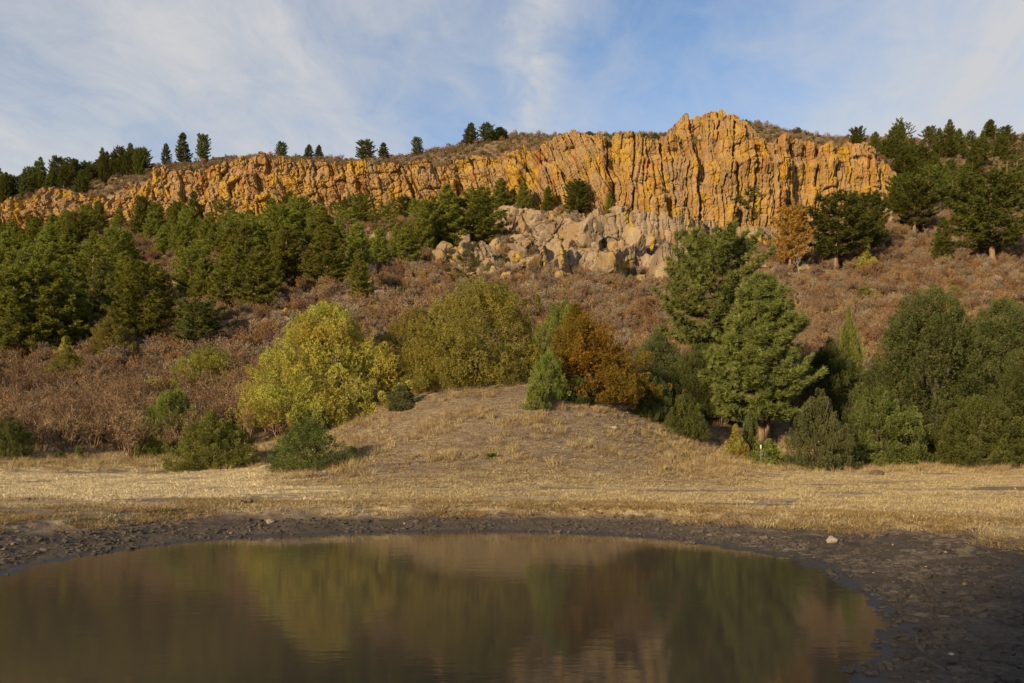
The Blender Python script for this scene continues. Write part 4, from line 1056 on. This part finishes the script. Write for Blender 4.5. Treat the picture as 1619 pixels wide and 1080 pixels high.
# small stones along the waterline and over the slope
PB = [rock_mesh('pebble', 350 + k, M['stone'], 2, 9, (1, .9, .6)) for k in range(3)] + [rock_mesh('pebble', 360, M['rock'], 2, 9)]
X, Y, x = sample(9000, 7, 27, -100, 1720); sd, L = shore(X, Y)
k = (sd > 0.25) & (sd < L * 1.05) & (rng.random(len(X)) < 0.07)
s = 0.010 + 0.035 * rng.random(k.sum()) ** 3
scatter('shore_pebbles', PB, pts(X[k], Y[k]), np.stack([s, s, s], 1), 'pale pebbles scattered over the mud margin', 'pebbles')
X, Y, x = sample(16000, 75, 160, 100, 1600); _, mu, we, rk_, hw, xp_, yp_ = terrain(X, Y, True)
near = rk_ + 0.35 * smooth(540, 600, x) * smooth(1250, 1150, x) * (yp_ < 500) + 0.5 * (x > 235) * (x < 300) * (yp_ < 560)
k = rng.random(len(X)) < near * 0.38
s = 0.15 + 0.6 * rng.random(k.sum()) ** 2
scatter('slope_rubble', [ROCKS[0], ROCKS[3], ROCKS[5]], pts(X[k], Y[k]), np.stack([s, s, s], 1), 'loose tan rubble strewn below the outcrop', 'rubble', tilt=0.5)


# ------------------------------------------------------------------ cracked mud
def clip(poly, nx, ny, c):
    o = []; n = len(poly)
    for i in range(n):
        a = poly[i]; b = poly[(i + 1) % n]; da = a[0] * nx + a[1] * ny - c; db = b[0] * nx + b[1] * ny - c
        if da <= 0: o.append(a)
        if (da < 0) != (db < 0) and da != db:
            s = da / (da - db); o.append((a[0] + (b[0] - a[0]) * s, a[1] + (b[1] - a[1]) * s))
    return o


def plates():
    G = 0.23; r = np.random.default_rng(77); x0, y0 = -12.0, 5.5; nx_, ny_ = 102, 76
    jx = x0 + (np.arange(nx_)[None, :] + 0.5 + r.uniform(-.46, .46, (ny_, nx_))) * G
    jy = y0 + (np.arange(ny_)[:, None] + 0.5 + r.uniform(-.46, .46, (ny_, nx_))) * G
    sd, L = shore(jx, jy)
    ok = (sd > 0.35) & (sd < L * 0.86) & (np.abs(jx / jy) < 0.72) & (jx > 1.0) & (fbm(jx * 0.9, jy * 0.9, 3, 88) > -0.28 + 0.5 * smooth(13.5, 17, jy))
    jx = jx + 0.10 * fbm(jx * 2.1, jy * 2.1, 2, 91); jy = jy + 0.10 * fbm(jx * 2.1, jy * 2.1, 2, 92)
    gone = r.random(jx.shape) < 0.30; ok &= ~gone          # merged cells: plates of very different size
    Z = terrain(jx, jy); res = []
    for i in range(2, ny_ - 2):
        for j in range(2, nx_ - 2):
            if not ok[i, j]: continue
            cx_, cy_ = jx[i, j], jy[i, j]; p = [(-.4, -.4), (.4, -.4), (.4, .4), (-.4, .4)]
            gap = 0.012 + 0.018 * r.random()
            for di in range(-2, 3):
                for dj in range(-2, 3):
                    if (di or dj) and not gone[i + di, j + dj]:
                        dx, dy = jx[i + di, j + dj] - cx_, jy[i + di, j + dj] - cy_; d = math.hypot(dx, dy)
                        p = clip(p, dx / d, dy / d, d / 2 - gap)
                        if len(p) < 3: break
                if len(p) < 3: break
            if len(p) < 3: continue
            q = []
            for a in range(len(p)):                                     # a rougher outline: a bent midpoint on every side
                A = np.array(p[a]); B = np.array(p[(a + 1) % len(p)]); q.append(A * r.uniform(.9, 1.0)); q.append((A + B) / 2 * r.uniform(0.84, 1.0))
            q = np.array(q); n = len(q)
            slope = r.normal(0, 0.05, 2); h = r.uniform(-0.022, 0.012)
            def ring(s, dz, jz): return np.concatenate([q * s, (q * s @ slope + h + dz + r.normal(0, jz, n))[:, None]], 1)
            v = np.concatenate([ring(1.0, -0.09, 0), ring(1.0, -0.006, 0.010), ring(0.84, 0.008, 0.012), ring(0.42, 0.008, 0.016), [[0, 0, h + 0.008]]])
            a_ = np.arange(n); b_ = (a_ + 1) % n
            f4 = np.concatenate([np.stack([a_ + k * n, b_ + k * n, b_ + k * n + n, a_ + k * n + n], 1) for k in range(3)])
            f3 = np.stack([a_ + 3 * n, b_ + 3 * n, np.full(n, 4 * n)], 1)
            res.append(((cx_, cy_, Z[i, j]), v, f4, f3, r.random() ** 2))
    return res


pls = plates()
pls.sort(key=lambda p: p[0][0] ** 2 + p[0][1] ** 2)
inview = [p for p in pls if abs(p[0][0] / p[0][1]) < 0.63 and (p[0][2] - HC) / p[0][1] > -0.295]
single = set(id(p) for p in inview[:300]); acc = Acc()
for p in pls:
    c, v, f4, f3, ti = p
    if id(p) in single:
        o = link('mud_plate', mesh_np('mud_plate', v, [f4, f3], M['mud'], False, {'tint': np.full(len(v), ti)}), ground); o.location = c
    else:
        n0 = acc.n; acc.add(v + np.array(c), f4, ti); acc.f3.append(f3 + n0)
tag(link('mud_crust', acc.mesh('mud_crust', M['mud']), ground), kind='stuff')

# ------------------------------------------------------------------ single things on the field and shore
def single_rock(name, seed, mt, x, y, wpx, hpx, label, cat, dmin=8.0):
    X, Y = ray(x, y, dmin); s = Y / F
    me = rock_mesh(name, seed, mt, 4, 16, (1, .9, 1), 0.05)
    for p in me.polygons: p.use_smooth = True
    o = link(name, me); o.scale = (wpx * s / 2, wpx * s / 2, hpx * s / 2); o.location = (X, Y, tz(X, Y) + hpx * s * 0.3); o.rotation_euler = (0.1, 0.15, seed)
    return tag(o, label, cat)


single_rock('shore_rock', 601, M['stone'], 1315, 858, 19, 15, 'pale rounded rock sitting alone on the dark mud margin', 'rock')
single_rock('bank_stone', 603, M['stone'], 427, 829, 13, 8, 'flat grey stone on the mud below the brown clods', 'stone')
single_rock('dirt_clod', 604, M['dirt'], 380, 799, 14, 10, 'brown earth clod on the grass edge, paired with a bigger clod', 'clod')
single_rock('dirt_clod', 605, M['dirt'], 394, 798, 15, 12, 'bigger brown earth clod on the grass edge above the mud', 'clod')
single_rock('dirt_mound', 606, M['dirt'], 1386, 752, 24, 10, 'dark little burrow mound of soil in the dry field', 'mound')
single_rock('dung_pile', 607, M['dirt'], 1296, 774, 12, 6, 'small dark dung lump in the dry field', 'dung')
single_rock('dung_pile', 608, M['dirt'], 42, 792, 14, 5, 'flat dark dung lump on the pale field across from the clods', 'dung')
single_rock('hill_boulder', 609, M['stone'], 1455, 724, 34, 26, 'grey boulder resting under the junipers at the field edge', 'boulder')
single_rock('mound_stone', 610, M['stone'], 972, 680, 14, 8, 'grey stone half buried on the bare mound', 'stone')

# steel fence post with a pale tip
X, Y = ray(1203, 746); s = Y / F; H = 42 * s
e = thing('fence_post', (X, Y, tz(X, Y)), 0.4, (1, 1, 1), 'thin steel fence post with pale tip standing alone in the grass', 'post')
a = Acc()
def bx(acc_, x0, x1, y0, y1, z0, z1):
    v = np.array([[x, y, z] for z in (z0, z1) for x, y in ((x0, y0), (x1, y0), (x1, y1), (x0, y1))])
    acc_.add(v, np.array([[3, 2, 1, 0], [4, 5, 6, 7], [0, 1, 5, 4], [1, 2, 6, 5], [2, 3, 7, 6], [3, 0, 4, 7]]))
bx(a, -.024, .024, -.004, .004, -.3, H * .86); bx(a, -.004, .004, .0045, .034, -.3, H * .855)
for k in range(int(H * .8 / .06)): bx(a, -.008, .008, -.011, -.0045, .1 + k * .06, .118 + k * .06)
M['post'] = bark_mat('post_paint', (0.10, 0.11, 0.09), (0.2, 0.2, 0.17), 12)
m, t = mat('white_paint'); out(t, t.n('ShaderNodeBsdfPrincipled', {'Base Color': (0.72, 0.7, 0.62, 1), 'Roughness': 0.6}).outputs[0]); M['white'] = m
link('post', a.mesh('post', M['post']), e)
a = Acc(); bx(a, -.026, .026, -.006, .006, H * .862, H); bx(a, -.006, .006, .0065, .036, H * .862, H - .004)
link('painted_tip', a.mesh('painted_tip', M['white']), e)

# little green weed on the mound
X, Y = ray(777, 725)
a = make_tuft(620, 60, 0.30, 0.16, 0.05, 0.8)
tag(link('green_weed', a.mesh('green_weed', M['weed'])), 'small fresh green weed alone on the bare mound', 'weed').location = (X, Y, tz(X, Y))

# bleached dead snags
for sd_, x, yb, hp, lab, d in [(701, 938, 338, 40, 'bleached dead snag leaning on the outcrop beside a rounded pine', None), (702, 1345, 650, 85, 'bare grey snag in the shaded gap between junipers', None), (703, 1265, 432, 30, 'short bare dead stem beside the orange dead pine', None),
                             (704, 594, 0, 22, 'thin bare snag between pines on the clifftop', 172), (705, 561, 0, 20, 'bent bare snag at the edge of the clifftop pines', 172)]:
    X, Y = ray(x, yb) if d is None else ((x - CX) / F * d, d); h = hp * Y / F
    tr, tw, _ = make_oak(sd_, 3.0, 1, 0.3, 0.0, 0.5)
    e = thing('dead_snag', (X, Y, tz(X, Y)), 0.5, (h / 2.6,) * 3, lab, 'snag')
    link('stem', tr.mesh('stem', M['dead_wood'], True), e); link('twigs', tw.mesh('twigs', M['dead_wood']), e)
